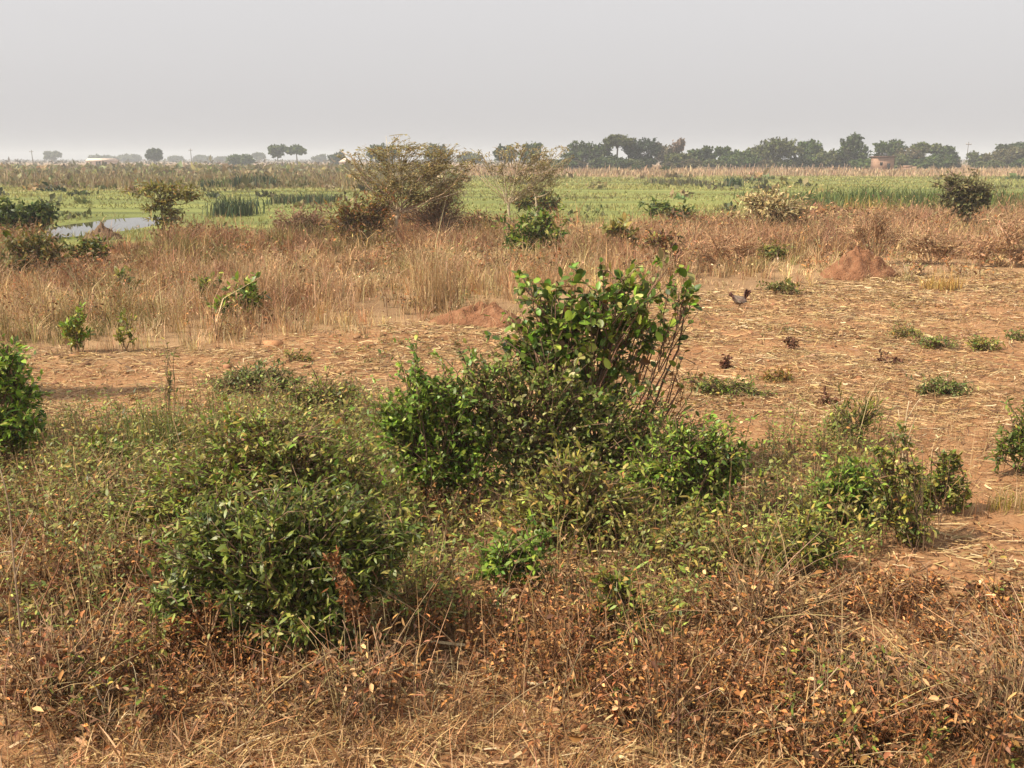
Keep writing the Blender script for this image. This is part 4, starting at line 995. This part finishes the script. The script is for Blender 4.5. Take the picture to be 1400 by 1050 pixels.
    reeds('green reed bed right of the round olive tree at the edge of the photo', (1395, 284), 1100, 60, 22, RG, deep=4)
    reeds('short dark reed clump in the green swamp right of centre', (930, 252), 260, 34, 9, [((.14, .12, .07), 3), ((.10, .10, .05), 2)], deep=6)
    reeds('dark reed tuft in the swamp below the right end of the far grass strip', (1003, 255), 120, 10, 14, RD)
    reeds('broad low dark reed patch in the swamp left of the umbrella tree', (415, 277), 420, 42, 12, RD + [((.14, .12, .06), 3)], deep=2)
    reeds('yellow-green reed tuft at the swamp edge in front of the tall deep-green bed', (1185, 300), 260, 26, 30, G_YEL)


# ------------------------------------------------------------------ far trees, houses, poles
def far_tree(label, px, top, hw, Y, style='dome', cb=.25, seed=0, pal=None, dens=1.0, group='far trees on the horizon'):  # noqa
    rng = np.random.default_rng(seed + 100)
    b = at(px, 400); b = pt(px, 222, Y); b[2] = 0
    zt = pt(px, top, Y)[2]
    w = hw * (1.1 if Y < 300 else 1.1) / ppm(Y, zt / 2)
    zb = zt * cb
    lobes = []
    hz = (zt - zb) / 2
    if style in ('dome', 'round', 'wide'):
        lobes.append((b[0], b[1], zb + hz * .9, w * .85, w * .7, hz * .9))
        for i in range(9 if style != 'wide' else 13):
            th = rng.uniform(0, 6.283); u = rng.uniform(-.45, .9)
            rr = math.sqrt(max(0, 1 - u * u)) * .74
            s = rng.uniform(.28, .46)
            lobes.append((b[0] + w * rr * math.cos(th), b[1] + w * rr * math.sin(th), zb + hz + hz * u * .68, w * s, w * s, hz * s * 1.05))
    elif style == 'umbrella':
        zb = zt * max(cb, .55); hz = (zt - zb) / 2
        for i in range(16):
            th = rng.uniform(0, 6.283); rr = math.sqrt(rng.uniform(0, 1)) * .8
            lobes.append((b[0] + w * rr * math.cos(th), b[1] + w * rr * math.sin(th), zt - hz * (.75 + rr * 1.0), w * .4, w * .4, hz * .62))
    elif style == 'tier':
        for (fx, fz, fr) in [(-.45, .45, .45), (.1, .83, .42), (.45, .5, .45), (-.1, .5, .5), (-.5, .25, .45), (.5, .28, .5), (0, .25, .55), (.25, .72, .32), (-.2, .7, .3), (-.42, .66, .22)]:
            lobes.append((b[0] + w * fx, b[1] + w * rng.uniform(-.4, .4), zt * (.1 + .85 * fz * .98), w * fr, w * fr, zt * .17))
    elif style == 'clumpy':
        for i in range(9):
            th = rng.uniform(0, 6.283); rr = rng.uniform(.35, .78); z = rng.uniform(.3, .9)
            lobes.append((b[0] + w * rr * math.cos(th), b[1] + w * rr * math.sin(th), zb + 2 * hz * z, w * .26, w * .26, hz * .3))
        lobes.append((b[0], b[1], zb + hz * 1.55, w * .3, w * .3, hz * .33))
    elif style == 'bare':
        for i in range(7):
            th = rng.uniform(0, 6.283); rr = rng.uniform(.1, .7)
            lobes.append((b[0] + w * rr * math.cos(th), b[1] + w * rr * math.sin(th), zb + 2 * hz * rng.uniform(.35, .85), w * .35, w * .35, hz * .4))
    if pal is None:
        q = np.random.default_rng(seed + 500).uniform(.85, 1.35)
        pal = [((.05 * q, .078 * q, .022), 5), ((.075 * q, .105 * q, .028), 4), ((.11 * q, .13 * q, .036), 2)]
    ls = Y / 560
    nt = int(260 * dens * (1.5 if style == 'wide' else 1))
    th = max(zb, zt * .2)
    gl, gw = grow(b, lobes, nt, 3 if style == 'bare' else 14, (ls * 1.15, ls * .85), pal, (.13, .10, .075), tm='simple', limbs=1, limb_r=.035 * w * .5, twig_r=.035,
                  trunk=(th, max(.18, w * .055), 0, 0), rng=rng, outer=.5, twiglen=(.1, .5), leaf_from=.45, jit=.16, clump=.16, kinky=.08, shell=1.5, lsz=.25, wild=0)
    root = thing('tree', b, label, 'tree', group)
    gl.build('crown', M_FAR, root, b); gw.build('trunk', M_BARK, root, b)


def make_far():
    br = [((.13, .105, .05), 4), ((.10, .095, .04), 3), ((.16, .12, .065), 2)]
    ol = [((.11, .12, .036), 5), ((.14, .145, .045), 3), ((.075, .095, .03), 3)]
    T = far_tree
    g1 = 'trees on the left horizon'
    T('faint rounded tree on the left horizon beside the first pole', 75, 208, 14, 760, 'clumpy', .1, 1, ol, 1, g1)
    T('low faint tree right behind the roof of the long cream house', 142, 213, 15, 900, 'wide', .1, 2, ol, .7, g1)
    T('faint dome-shaped tree between the cream house and the dark clumpy tree', 177, 211.5, 15, 900, 'wide', .1, 3, ol, .7, g1)
    T('dark clumpy tree right of the long cream house', 211, 202, 14, 470, 'clumpy', .12, 4, None, 1.3, g1)
    T('tiny faint tree left of the second pole', 242, 213.5, 10, 900, 'dome', .1, 5, ol, .5, g1)
    T('tiny faint tree right of the second pole', 276, 213, 12, 900, 'wide', .1, 6, ol, .5, g1)
    T('tiny faint tree left of the dark low-domed tree', 303, 215, 9, 900, 'dome', .1, 7, ol, .5, g1)
    T('dark low wide-domed tree right of the second pole', 331, 211, 18, 430, 'wide', .05, 8, None, 1.4, g1)
    T('small faint tree between the low-domed tree and the round-headed one', 354, 209, 8, 800, 'clumpy', .1, 9, ol, .5, g1)
    T('round-headed tree on a clear trunk, left of a leaning pair', 380, 195, 10.5, 400, 'dome', .38, 10, None, 1, g1)
    T('two-lobed tree with a spreading top, right of the round-headed one', 406, 196, 14, 400, 'umbrella', .5, 11, None, 1.1, g1)
    T('small faint tree left of the umbrella tree top', 437, 211, 8, 800, 'dome', .1, 12, ol, .5, g1)
    T('small dark tree behind the left tip of the umbrella tree', 463, 209, 12, 420, 'dome', .1, 13, None, .8, g1)
    T('dark tree showing just behind the left top of the umbrella tree', 525, 193, 22, 300, 'dome', .15, 14, None, 1.1, g1)
    T('dark tree showing behind the right top of the umbrella tree', 600, 193, 20, 300, 'dome', .15, 15, ol, 1.1, g1)
    T('low faint tree in the gap between the two thorn trees', 642, 209, 16, 420, 'wide', .1, 16, ol, .8, g1)
    g2 = 'trees of the far grove at right'
    T('flat-topped dark tree rising behind the pale-branched tree', 726, 192, 15, 270, 'dome', .2, 17, None, 1.1, g2)
    T('dark tree behind the right side of the pale-branched tree', 690, 197, 16, 280, 'dome', .2, 18, None, 1.0, g2)
    T('wide dark tree right of the pale-branched tree, first of the grove', 800, 192, 32, 265, 'wide', .1, 19, None, 1.5, g2)
    T('tall umbrella-topped tree left of the big dark dome', 844, 180, 22, 260, 'umbrella', .6, 20, ol, 1.5, g2)
    T('big dark domed tree right of the tall umbrella-topped tree', 876, 184, 23, 262, 'dome', .15, 21, [((.032, .052, .024), 5), ((.05, .072, .03), 3)], 1.7, g2)
    T('low green tree filling in below the umbrella-topped tree', 835, 212, 26, 250, 'wide', .05, 22, None, 1.1, g2)
    T('olive rounded tree right of the big dark dome', 905, 192, 18, 275, 'dome', .15, 23, br, 1.0, g2)
    T('wispy pinkish leafless tree rising right of the olive one', 927, 190, 13, 270, 'bare', .3, 24, [((.26, .18, .13), 1)], 1.2, g2)
    T('olive green tree below the wispy leafless tree', 928, 208, 20, 255, 'wide', .05, 25, ol, 1.1, g2)
    T('round-topped dark tree left of a dip in the grove', 957, 200, 17, 262, 'dome', .15, 26, None, 1.1, g2)
    T('two-humped dark tree in the dip of the grove', 982, 199, 16, 265, 'clumpy', .1, 27, None, 1.5, g2)
    T('low dark tree just left of the broad double dome', 1010, 204, 18, 262, 'wide', .08, 28, None, 1.1, g2)
    T('broad double-domed olive-green tree in the middle of the grove', 1055, 188, 33, 258, 'wide', .1, 29, ol, 1.7, g2)
    T('round tree on its own stem left of the tallest tree', 1106, 187, 14, 262, 'dome', .25, 30, None, 1.2, g2)
    T('lower bushy tree below the round one, left of the tallest tree', 1128, 203, 20, 258, 'wide', .06, 31, ol, 1.1, g2)
    T('tallest two-tiered tree of the grove, left of the brick house', 1165, 178, 27, 255, 'tier', .1, 32, None, 1.8, g2)
    T('dark wide-crowned tree rising behind the brick house', 1214, 188, 24, 270, 'dome', .15, 33, None, 1.4, g2)
    T('round brownish tree right of the brick house', 1240, 199, 19, 255, 'dome', .08, 34, br, 1.3, g2)
    T('flat-crowned tree right of the brownish tree', 1262, 190, 22, 266, 'umbrella', .45, 35, ol, 1.3, g2)
    T('dark tree sloping down at the right end of the grove', 1290, 197, 20, 262, 'tier', .1, 36, None, 1.2, g2)
    T('small dark tree just right of the pole at right', 1335, 206, 12, 280, 'dome', .1, 37, ol, .8, g2)
    T('broad flat yellow-green tree at the right edge of the photo', 1376, 201, 26, 262, 'wide', .1, 38, [((.12, .11, .05), 4), ((.15, .13, .06), 3)], 1.3, g2)
    T('dark tree with a ragged top behind the broad yellow-green one', 1388, 193, 26, 285, 'umbrella', .7, 39, None, .8, g2)
    T('small dark bush-like tree standing in the pale strip under the grove', 870, 226, 5, 225, 'dome', .05, 40, None, .6, g2)
    T('another small dark tree in the pale strip, right of the first small one', 910, 228, 6, 215, 'dome', .05, 41, None, .6, g2)
    T('dark low tree beside the left wall of the brick house', 1180, 216, 14, 246, 'wide', .05, 42, None, .8, g2)

    # low bushes that fill the foot of the grove: three kinds, copied
    kinds = []
    for k, (st, hw_, tp) in enumerate((('wide', 20, 214), ('dome', 13, 217), ('clumpy', 15, 219))):
        T('low dark bush at the foot of the far grove', 1500 + 60 * k, tp, hw_, 250, st, .03, 60 + k, (None, ol, br)[k], 1.1, 'bushes at the foot of the far grove')
        o = [q for q in bpy.data.objects if q.get('group') == 'bushes at the foot of the far grove'][-1]
        kinds.append([q for q in COL.objects if q.get('group') == 'bushes at the foot of the far grove' and q not in [z for z in kinds]][-1])
    rr = np.random.default_rng(3)
    for i, bx in enumerate([772, 790, 818, 858, 884, 915, 946, 975, 1000, 1022, 1046, 1074, 1096, 1118, 1146, 1190, 1230, 1256, 1280, 1302, 1345, 1362, 1395]):
        src = kinds[(i * 2 + i // 3) % 3]
        p = pt(bx + rr.uniform(-5, 5), 222, rr.uniform(246, 262))
        c = src.copy(); COL.objects.link(c); c.location = (p[0], p[1], 0)
        c.rotation_euler = (0, 0, rr.uniform(0, 6.28)); q = rr.uniform(.75, 1.25); c.scale = (q, q, q * rr.uniform(.8, 1.15))
        for ch in src.children:
            d = ch.copy(); COL.objects.link(d); d.parent = c

    def box(g, x0, x1, y0, y1, z0, z1, c):
        V = np.array([(x, y, z) for z in (z0, z1) for (x, y) in ((x0, y0), (x1, y0), (x1, y1), (x0, y1))], float)
        f = np.array([(0, 2, 1), (0, 3, 2), (4, 5, 6), (4, 6, 7), (0, 1, 5), (0, 5, 4), (1, 2, 6), (1, 6, 5), (2, 3, 7), (2, 7, 6), (3, 0, 4), (3, 4, 7)])
        g.add(V, f, np.repeat([c], 8, 0))
    brick = soilmat('brick_wall', (.25, .15, .10), (.32, .195, .13), (.38, .245, .17), 1.5, .03)
    rust = soilmat('rusty_sheet', (.09, .05, .035), (.13, .075, .05), (.17, .10, .07), 1.2, .02)
    cream = soilmat('cream_plaster', (.60, .46, .36), (.70, .55, .44), (.76, .62, .50), .5, .02)
    dark = soilmat('dark_opening', (.02, .018, .015), (.03, .025, .02), (.035, .03, .025), 1, .01)
    thatch = soilmat('old_thatch', (.22, .15, .09), (.30, .21, .13), (.36, .26, .16), 2, .05)

    def part(name, mat, root, boxes, org):
        g = Geo()
        for bb in boxes: box(g, *bb, (1, 1, 1))
        return g.build(name, mat, root, org)
    # brick house
    Y = 235.0; b = pt(1211, 222, Y); b[2] = 0
    s = ppm(Y, 2); w = 23 / s; zt = pt(1211, 215, Y)[2]; x0 = b[0] - w / 2; d = 4.2
    root = thing('brick_house', b, 'small tall red-brick house with a dark flat roof in front of the far grove', 'house')
    g = Geo(); box(g, x0, x0 + w, Y, Y + d, -.1, zt, (1, 1, 1)); g.build('wall', brick, root, b)
    part('roof', rust, root, [(x0 - .3, x0 + w + .3, Y - .3, Y + d + .3, zt + .003, zt + .3)], b)
    dr = part('door', dark, root, [(x0 + 2.6, x0 + 3.4, Y - .03, Y + .05, 0, 2.0)], b)
    for wx in (.7,):
        part('window', dark, root, [(x0 + wx, x0 + wx + .7, Y - .025, Y + .05, 1.5, 2.3)], b)
    # low ruined wall beside it
    b2 = pt(1240, 222, 236); b2[2] = 0
    g = Geo(); q = b2[0]
    box(g, q - 2.2, q + 2.4, 236, 236.3, -.1, .9, (1, 1, 1)); box(g, q - .8, q + 1.6, 236.002, 236.298, .9, 1.5, (1, 1, 1)); box(g, q + 2.4, q + 2.7, 236, 239, -.1, 1.2, (1, 1, 1))
    tag(g.build('ruined_wall', brick, None, b2), 'low broken brick wall right of the brick house', 'wall')
    # long cream house far away at left, gable roof
    Y = 420.0; b = pt(136, 222, Y); b[2] = 0; s = ppm(Y, 2); w = 36 / s; x0 = b[0] - w / 2
    root = thing('long_house', b, 'long low cream house with a pale roof far away at left', 'house')
    g = Geo(); box(g, x0, x0 + w, Y, Y + 6, -.1, 2.3, (1, 1, 1)); g.build('wall', cream, root, b)
    g = Geo()
    V = np.array([(x0 - .4, Y - .5, 2.25), (x0 + w + .4, Y - .5, 2.25), (x0 + w + .4, Y + 6.5, 2.25), (x0 - .4, Y + 6.5, 2.25), (x0 - .4, Y + 3, 3.5), (x0 + w + .4, Y + 3, 3.5)], float)
    g.add(V, np.array([(0, 1, 5), (0, 5, 4), (2, 3, 4), (2, 4, 5), (0, 4, 3), (1, 2, 5), (0, 3, 2), (0, 2, 1)]), np.ones((6, 3)))
    g.build('roof', cream, root, b)
    part('door', dark, root, [(x0 + w * .36, x0 + w * .36 + 2.2, Y - .03, Y + .05, .2, 2.1)], b)
    part('window', dark, root, [(x0 + w * .7, x0 + w * .7 + 1, Y - .025, Y + .05, 1, 1.8)], b)
    part('window', dark, root, [(x0 + w * .12, x0 + w * .12 + .9, Y - .025, Y + .05, 1, 1.8)], b)

    # a thatched hut far at centre-left and small tan walls in the grove
    def hut(label, px, Y, hw, zt, wallm, roofm):
        b = pt(px, 222, Y); b[2] = 0; s = ppm(Y, 1); w = hw * 2 / s; x0 = b[0] - w / 2
        root = thing('hut', b, label, 'hut', 'small huts far away')
        part('wall', wallm, root, [(x0, x0 + w, Y, Y + w * .8, -.1, zt * .62)], b)
        g = Geo(); e = .35
        V = np.array([(x0 - e, Y - e, zt * .6), (x0 + w + e, Y - e, zt * .6), (x0 + w + e, Y + w * .8 + e, zt * .6), (x0 - e, Y + w * .8 + e, zt * .6), (x0 + w * .3, Y + w * .4, zt), (x0 + w * .7, Y + w * .4, zt)], float)
        g.add(V, np.array([(0, 1, 5), (0, 5, 4), (2, 3, 4), (2, 4, 5), (0, 4, 3), (1, 2, 5), (0, 3, 2), (0, 2, 1)]), np.ones((6, 3)))
        g.build('roof', roofm, root, b)
        part('door', dark, root, [(x0 + w * .42, x0 + w * .42 + .8, Y - .03, Y + .05, 0, zt * .5)], b)
    hut('pale cream hut peeping out behind the left tip of the umbrella tree', 472, 300, 8, 3.4, cream, cream)

    # line of poles
    wood = soilmat('weathered_pole', (.10, .08, .065), (.15, .12, .10), (.2, .17, .14), 2, .01)

    def pole(label, px, top, Y, r=.14):
        b = pt(px, 222, Y); b[2] = 0; zt = pt(px, top, Y)[2]
        root = thing('utility_pole', b, label, 'pole', 'utility poles on the plain')
        g = Geo(); z = np.linspace(-.3, zt, 6)
        add_tubes(g, np.stack([0 * z + b[0], 0 * z + b[1], z], 1)[None], np.linspace(r, r * .65, 6)[None], np.ones((1, 3)), 8); g.build('shaft', wood, root, b)
        g = Geo(); box(g, b[0] - .9, b[0] + .9, Y - r - .12, Y - r + .02, zt - .9, zt - .72, (1, 1, 1)); g.build('crossarm', wood, root, b)
        for q in (-.75, 0, .75):
            g = Geo(); zz = np.linspace(zt - .72, zt - .45, 4)
            add_tubes(g, np.stack([0 * zz + b[0] + q, 0 * zz + Y - r - .05, zz], 1)[None], np.array([[.05, .08, .08, .05]]), np.ones((1, 3)), 6); g.build('insulator', cream, root, b)
    pole('thin utility pole farthest left on the horizon', 45, 205, 420, .2)
    pole('thin utility pole right of the dark clumpy tree', 262, 203, 420, .2)
    pole('utility pole near the right end of the far grove', 1321, 194, 300, .12)
    # brushwood fence posts in the pale strip
    b = pt(1050, 222, 222); b[2] = 0
    root = thing('stake_fence', b, 'line of crooked pale stakes along the pale grass strip below the grove', 'fence')
    xs0, xs1 = pt(955, 222, 222)[0], pt(1165, 222, 222)[0]
    n = 46
    for i, x in enumerate(np.linspace(xs0, xs1, n)):
        g = Geo(); h = R.uniform(1.1, 2.1); lx = R.normal(0, .18); yy = 222 + R.normal(0, .6)
        z = np.linspace(-.2, h, 4); x = x + R.normal(0, .25)
        add_tubes(g, np.stack([x + lx * z, 0 * z + yy, z], 1)[None], np.linspace(.11, .07, 4)[None], np.array([[.38, .27, .18]]) * R.uniform(.4, 1.1), 5)
        g.build('stake', M_BARK, root, b)
    g = Geo()
    for z in (.6, 1.1):
        t = np.linspace(0, 1, 30)
        add_tubes(g, np.stack([xs0 + (xs1 - xs0) * t, 222 + .1 * np.sin(t * 40), z + .12 * np.sin(t * 55)], 1)[None], np.full((1, 30), .04), np.array([[.30, .21, .14]]), 4)
    g.build('rail', M_BARK, root, b)


# ------------------------------------------------------------------ mounds, hen, stalks
def make_mounds():
    red = soilmat('termite_soil', (.165, .075, .038), (.245, .113, .057), (.335, .18, .098), 5, .08)
    drk = soilmat('dark_soil', (.11, .07, .045), (.16, .10, .06), (.21, .14, .085), 4, .05)

    def mound(label, b, hw, hpx, mat, peak=0., rough=.1, pw=1.0, k=0, asym=.0):
        p = at(*b); s = ppm(p[1]); w = hw / s; hh = hpx / s
        z0 = gz(p[0], p[1])
        nr, na = 26, 72
        r = np.linspace(0, 1, nr)[:, None]; a = np.linspace(0, 2 * math.pi, na, endpoint=False)[None]
        rim = 1 + .13 * np.sin(2 * a + k) + .09 * np.sin(3 * a + 2 * k) + .05 * np.sin(7 * a + k)
        X = r * rim * np.cos(a) * w; Yv = r * rim * np.sin(a) * w * .85
        prof = (1 - r ** 1.25) ** pw * (1 + peak * np.exp(-(r / .22) ** 2)) / (1 + peak)
        rid = 1 + rough * (np.sin(5 * a + 3 * r + k) * r + .6 * np.sin(9 * a - 4 * r) * r)
        Z = hh * prof * rid + hh * rough * .6 * noise(X, Yv, w * .3, k % 6) * (1 - r) ** .6 + hh * .10 * noise(X, Yv, w * .14, (k + 2) % 6) * (1 - r) ** .4
        X = X + asym * w * prof
        V = np.stack([X, Yv, np.where(r > .985, -.05, Z)], -1).reshape(-1, 3) + [p[0], p[1], z0]
        f = []
        for i in range(nr - 1):
            for j in range(na):
                q, t = i * na + j, i * na + (j + 1) % na
                f += [(q, q + na, t + na), (q, t + na, t)]
        g = Geo(); g.add(V, np.array(f), np.ones((len(V), 3)))
        o = tag(g.build('termite_mound', mat, None, (p[0], p[1], z0), True), label, 'mound', 'termite mounds on the plain')
        # dry grass and straw caught on its flanks and round its foot
        n = 600; sv = V[R.integers(0, len(V), n)]; rr_ = np.hypot((sv[:, 0] - p[0]) / w, (sv[:, 1] - p[1]) / w)
        q = (R.uniform(0, 1, n) < (.12 + .9 * sm(.6, 1.0, rr_))) & (sv[:, 2] > z0 - .02)
        sv = sv[q]; m = len(sv); a_ = R.uniform(0, 6.283, m); h_ = .16 * np.exp(R.normal(0, .5, m)); l_ = h_ * R.uniform(.4, 1.8, m)
        g = Geo(); add_blades(g, sv + R.normal(0, .04, (m, 3)) * [1, 1, 0], h_, np.stack([np.cos(a_) * l_, np.sin(a_) * l_], 1), max(.008, p[1] * .0006) * np.exp(R.normal(0, .3, m)), pick([((.46, .31, .15), 4), ((.30, .18, .09), 3)], m, .2))
        g.build('grass_fringe', M_DRY, o, (p[0], p[1], z0))

    mound('big conical red termite mound at the back edge of the cleared field, at right', (1170, 377), 48, 39, red, .12, .16, .92, 1)
    mound('low flattened red mound just left of the tall broad-leaved shrub', (650, 441), 58, 27, red, .0, .2, .75, 2, .25)
    mound('small dark mound with a pointed top in front of the pond', (141, 327), 26, 22, drk, .5, .15, .9, 3)
    mound('small tan mound in the grass left of the round olive tree', (1278, 303), 18, 13, soilmat('tan_soil', (.38, .22, .12), (.48, .30, .17), (.55, .36, .21), 3, .05), 0, .2, .7, 4)


def make_hen():
    b = at(1010, 421); z0 = gz(b[0], b[1]); b[2] = z0
    # loft along the spine: x, z centre, half width (y), half height (z)
    sp = [(-.235, .302, .004, .004), (-.225, .302, .012, .012), (-.208, .308, .030, .034), (-.18, .307, .036, .044), (-.158, .29, .036, .044), (-.142, .262, .040, .05), (-.12, .232, .05, .06),
          (-.085, .205, .072, .085), (-.03, .185, .088, .095), (.03, .18, .088, .09), (.08, .19, .072, .076), (.115, .212, .048, .056), (.14, .24, .026, .04), (.15, .26, .010, .014), (.152, .264, .003, .003)]
    na = 16; V, Cc = [], []
    for i, (x, z, wy, hz) in enumerate(sp):
        for j in range(na):
            a = j / na * 2 * math.pi
            V.append((x, wy * math.cos(a), z + hz * math.sin(a)))
            t = sm(-.15, -.09, x) * (1 - sm(.06, .12, x))
            sp_ = .75 + .5 * ((i * 7 + j * 5) % 3 == 0)
            Cc.append(np.array([.07, .022, .014]) * (1 - t) + np.array([.19, .14, .105]) * sp_ * t)
    f = []
    for i in range(len(sp) - 1):
        for j in range(na):
            q, t = i * na + j, i * na + (j + 1) % na
            f += [(q, t, t + na), (q, t + na, q + na)]
    V = np.array(V) + b
    root = thing('hen', b, 'speckled grey hen with dark brown head and raised dark tail on the field edge', 'hen')
    g = Geo(); g.add(V, np.array(f), np.array(Cc)); body = g.build('body', leafmat('hen_feather', .7, 0, .3, .25, 60), root, b, True)
    mt = leafmat('hen_plume', .6, .05, .4, .2, 40)
    # tail plumes
    n = 26; g = Geo()
    a = R.uniform(.85, 1.5, n)
    A = np.stack([np.cos(a), R.normal(0, .13, n), np.sin(a)], 1)
    add_leaves(g, np.repeat([[.115, 0, .235]], n, 0) + R.normal(0, .012, (n, 3)) + b, A, np.stack([-np.sin(a), R.normal(0, .5, n), np.cos(a)], 1), R.uniform(.12, .21, n), np.full(n, .036), pick([((.09, .032, .018), 3), ((.15, .06, .03), 1)], n, .2), 'ovate')
    g.build('tail', mt, root, b)
    # neck hackle and head feathers
    n = 60; g = Geo(); ti = R.uniform(0, 1, n)
    pz = np.stack([-.185 + .075 * ti, R.normal(0, .02, n), .32 - .085 * ti], 1)
    add_leaves(g, pz + b, np.stack([.4 + 0 * ti, R.normal(0, .5, n), -.7 + 0 * ti], 1), np.stack([-.5 + 0 * ti, R.normal(0, .8, n), .6 + 0 * ti], 1), R.uniform(.06, .10, n), np.full(n, .02), pick([((.065, .02, .013), 3), ((.11, .04, .02), 1)], n, .2), 'lance')
    g.build('neck_feathers', mt, root, b)
    for sgn in (-1, 1):
        g = Geo(); n = 34; u = R.uniform(0, 1, n)
        add_leaves(g, np.stack([-.07 + .12 * u, sgn * (.082 + .008 * R.uniform(0, 1, n)), .225 - .05 * R.uniform(0, 1, n)], 1) + b, np.stack([1 + 0 * u, sgn * .05 + 0 * u, -.25 + R.normal(0, .1, n)], 1), np.repeat([[0, sgn, .2]], n, 0), R.uniform(.07, .12, n), np.full(n, .02), pick([((.25, .18, .135), 3), ((.14, .10, .075), 3), ((.08, .06, .05), 1)], n, .2), 'lance')
        g.build('wing', mt, root, b)
        g = Geo(); y = sgn * .035
        L = np.array([(.01, y, .12), (.02, y, .07), (0, y, .0)]); add_tubes(g, (L + b)[None], np.array([[.014, .008, .007]]), np.array([[.30, .20, .08]]), 6)
        for ty, tx in ((0, -.05), (.025, -.04), (-.025, -.04), (0, .03)):
            add_tubes(g, np.array([(0, y, .006), (tx * .5, y + ty * .6, .008), (tx, y + ty, .003)])[None] + b, np.array([[.006, .005, .003]]), np.array([[.30, .20, .08]]), 5)
        g.build('leg', mt, root, b)
    g = Geo(); add_leaves(g, np.array([(-.205, 0, .325), (-.195, 0, .33), (-.185, 0, .332)]) + b, np.array([(-.3, 0, 1), (0, 0, 1), (.3, 0, 1.)]), np.array([(0, 1., 0)] * 3), np.full(3, .028), np.full(3, .01), np.repeat([[.28, .03, .02]], 3, 0), 'lance')
    g.build('comb', mt, root, b)
    g = Geo(); add_tubes(g, np.array([(-.225, 0, .302), (-.245, 0, .299), (-.262, 0, .292)])[None] + b, np.array([[.010, .007, .001]]), np.array([[.34, .25, .12]]), 6); g.build('beak', mt, root, b)


def stalk(label, pts, r, col, side=(), group='dry stalks', name='dry_stalk', Y=None, dy=0.0):
    """a dry stem through photo points; first point on the ground"""
    b = at(*pts[0]); b[2] = gz(b[0], b[1])
    L = [b - [0, 0, .03]]
    k = len(pts)
    for i, q in enumerate(pts[1:]):
        L.append(pt(q[0], q[1], b[1] + dy * (i + 1) / (k - 1)))
    L = np.array(L)
    # resample
    t = np.linspace(0, len(L) - 1, 9); P = np.stack([np.interp(t, np.arange(len(L)), L[:, c]) for c in range(3)], 1)
    P[1:-1] += R.normal(0, r * .8, P[1:-1].shape)
    g = Geo(); add_tubes(g, P[None], np.linspace(r * 1.2, r * .5, 9)[None], np.array([col]) , 5)
    for (ti, qx, qy) in side:
        s = P[int(ti * 8)]; e = pt(qx, qy, s[1] + R.normal(0, .05)); m = (s + e) / 2 + [0, 0, .02]
        add_tubes(g, bez(s[None], m[None], e[None], 5), np.linspace(r * .7, r * .35, 5)[None], np.array([col]), 4)
    tag(g.build(name, M_BARK, None, b), label, 'dry stalk', group)


def make_stalks():
    tan, red, gry = (.42, .30, .17), (.26, .12, .065), (.36, .27, .18)
    stalk('tall pale upright stem with side twigs at the left edge', [(30, 905), (22, 800), (14, 710), (0, 640)], .006, gry, [(.45, 40, 730), (.5, -10, 760), (.6, 45, 700), (.3, 0, 780)])
    stalk('reddish leaning stem right of the tall pale one at left', [(38, 885), (55, 830), (80, 770), (88, 755)], .006, red, [(.5, 90, 800)])
    stalk('bare bent stick lying left of the foreground bush', [(158, 988), (135, 950), (122, 925)], .006, gry)
    stalk('long pale straight stick leaning at the lower right', [(1060, 1008), (1100, 960), (1146, 912)], .006, tan)
    stalk('thin upright stem crossing the long pale stick', [(1111, 1012), (1113, 950), (1114, 895)], .0035, tan)
    stalk('stick lying low in the corner below the long pale stick', [(1105, 1030), (1075, 998), (1040, 968)], .005, tan)
    stalk('forked dry stem right of the crossing sticks', [(1146, 1020), (1140, 985), (1130, 962)], .0035, tan, [(.6, 1165, 950), (.8, 1145, 945)])
    stalk('pale stick slanting in the brown weeds of the middle right', [(1027, 958), (1010, 935), (994, 917)], .005, tan)
    stalk('arching pale stem over the brown weeds right of centre', [(806, 822), (830, 805), (858, 795), (893, 796)], .0045, tan)
    stalk('short grey stick in the hollow below the arching stem', [(757, 925), (775, 912), (790, 904)], .006, gry)
    stalk('pale twin dry stalk rising from the mottled bush', [(1240, 742), (1234, 650), (1236, 585), (1243, 548)], .008, (.50, .38, .23), [(.4, 1243, 600), (.55, 1228, 560), (.6, 1252, 570), (.8, 1258, 545)])
    stalk('dry stem leaning left in the straw in front of the foreground bush', [(362, 952), (395, 920), (420, 895)], .005, tan)
    stalk('long dry stem leaning right below the foreground bush', [(455, 945), (490, 905), (512, 885)], .005, tan)
    stalk('pale bent straw lying on the soil right of the fresh green clump', [(1262, 783), (1240, 775), (1218, 772)], .009, (.6, .46, .27))
    stalk('curved pale twig on the field in front of the flat dark weed', [(1050, 396), (1038, 388), (1033, 376)], .015, (.52, .38, .2))
    stalk('curved pale twig beside the straggling weed on the upper right field', [(1230, 459), (1222, 447), (1210, 436)], .010, (.5, .36, .2))


make_light(); make_ground(); make_water(); make_haze()
make_dry_grass(); make_swamp_grass(); make_litter(); make_undergrowth()
make_mid_plants(); make_near_plants(); make_far(); make_mounds(); make_hen(); make_stalks()
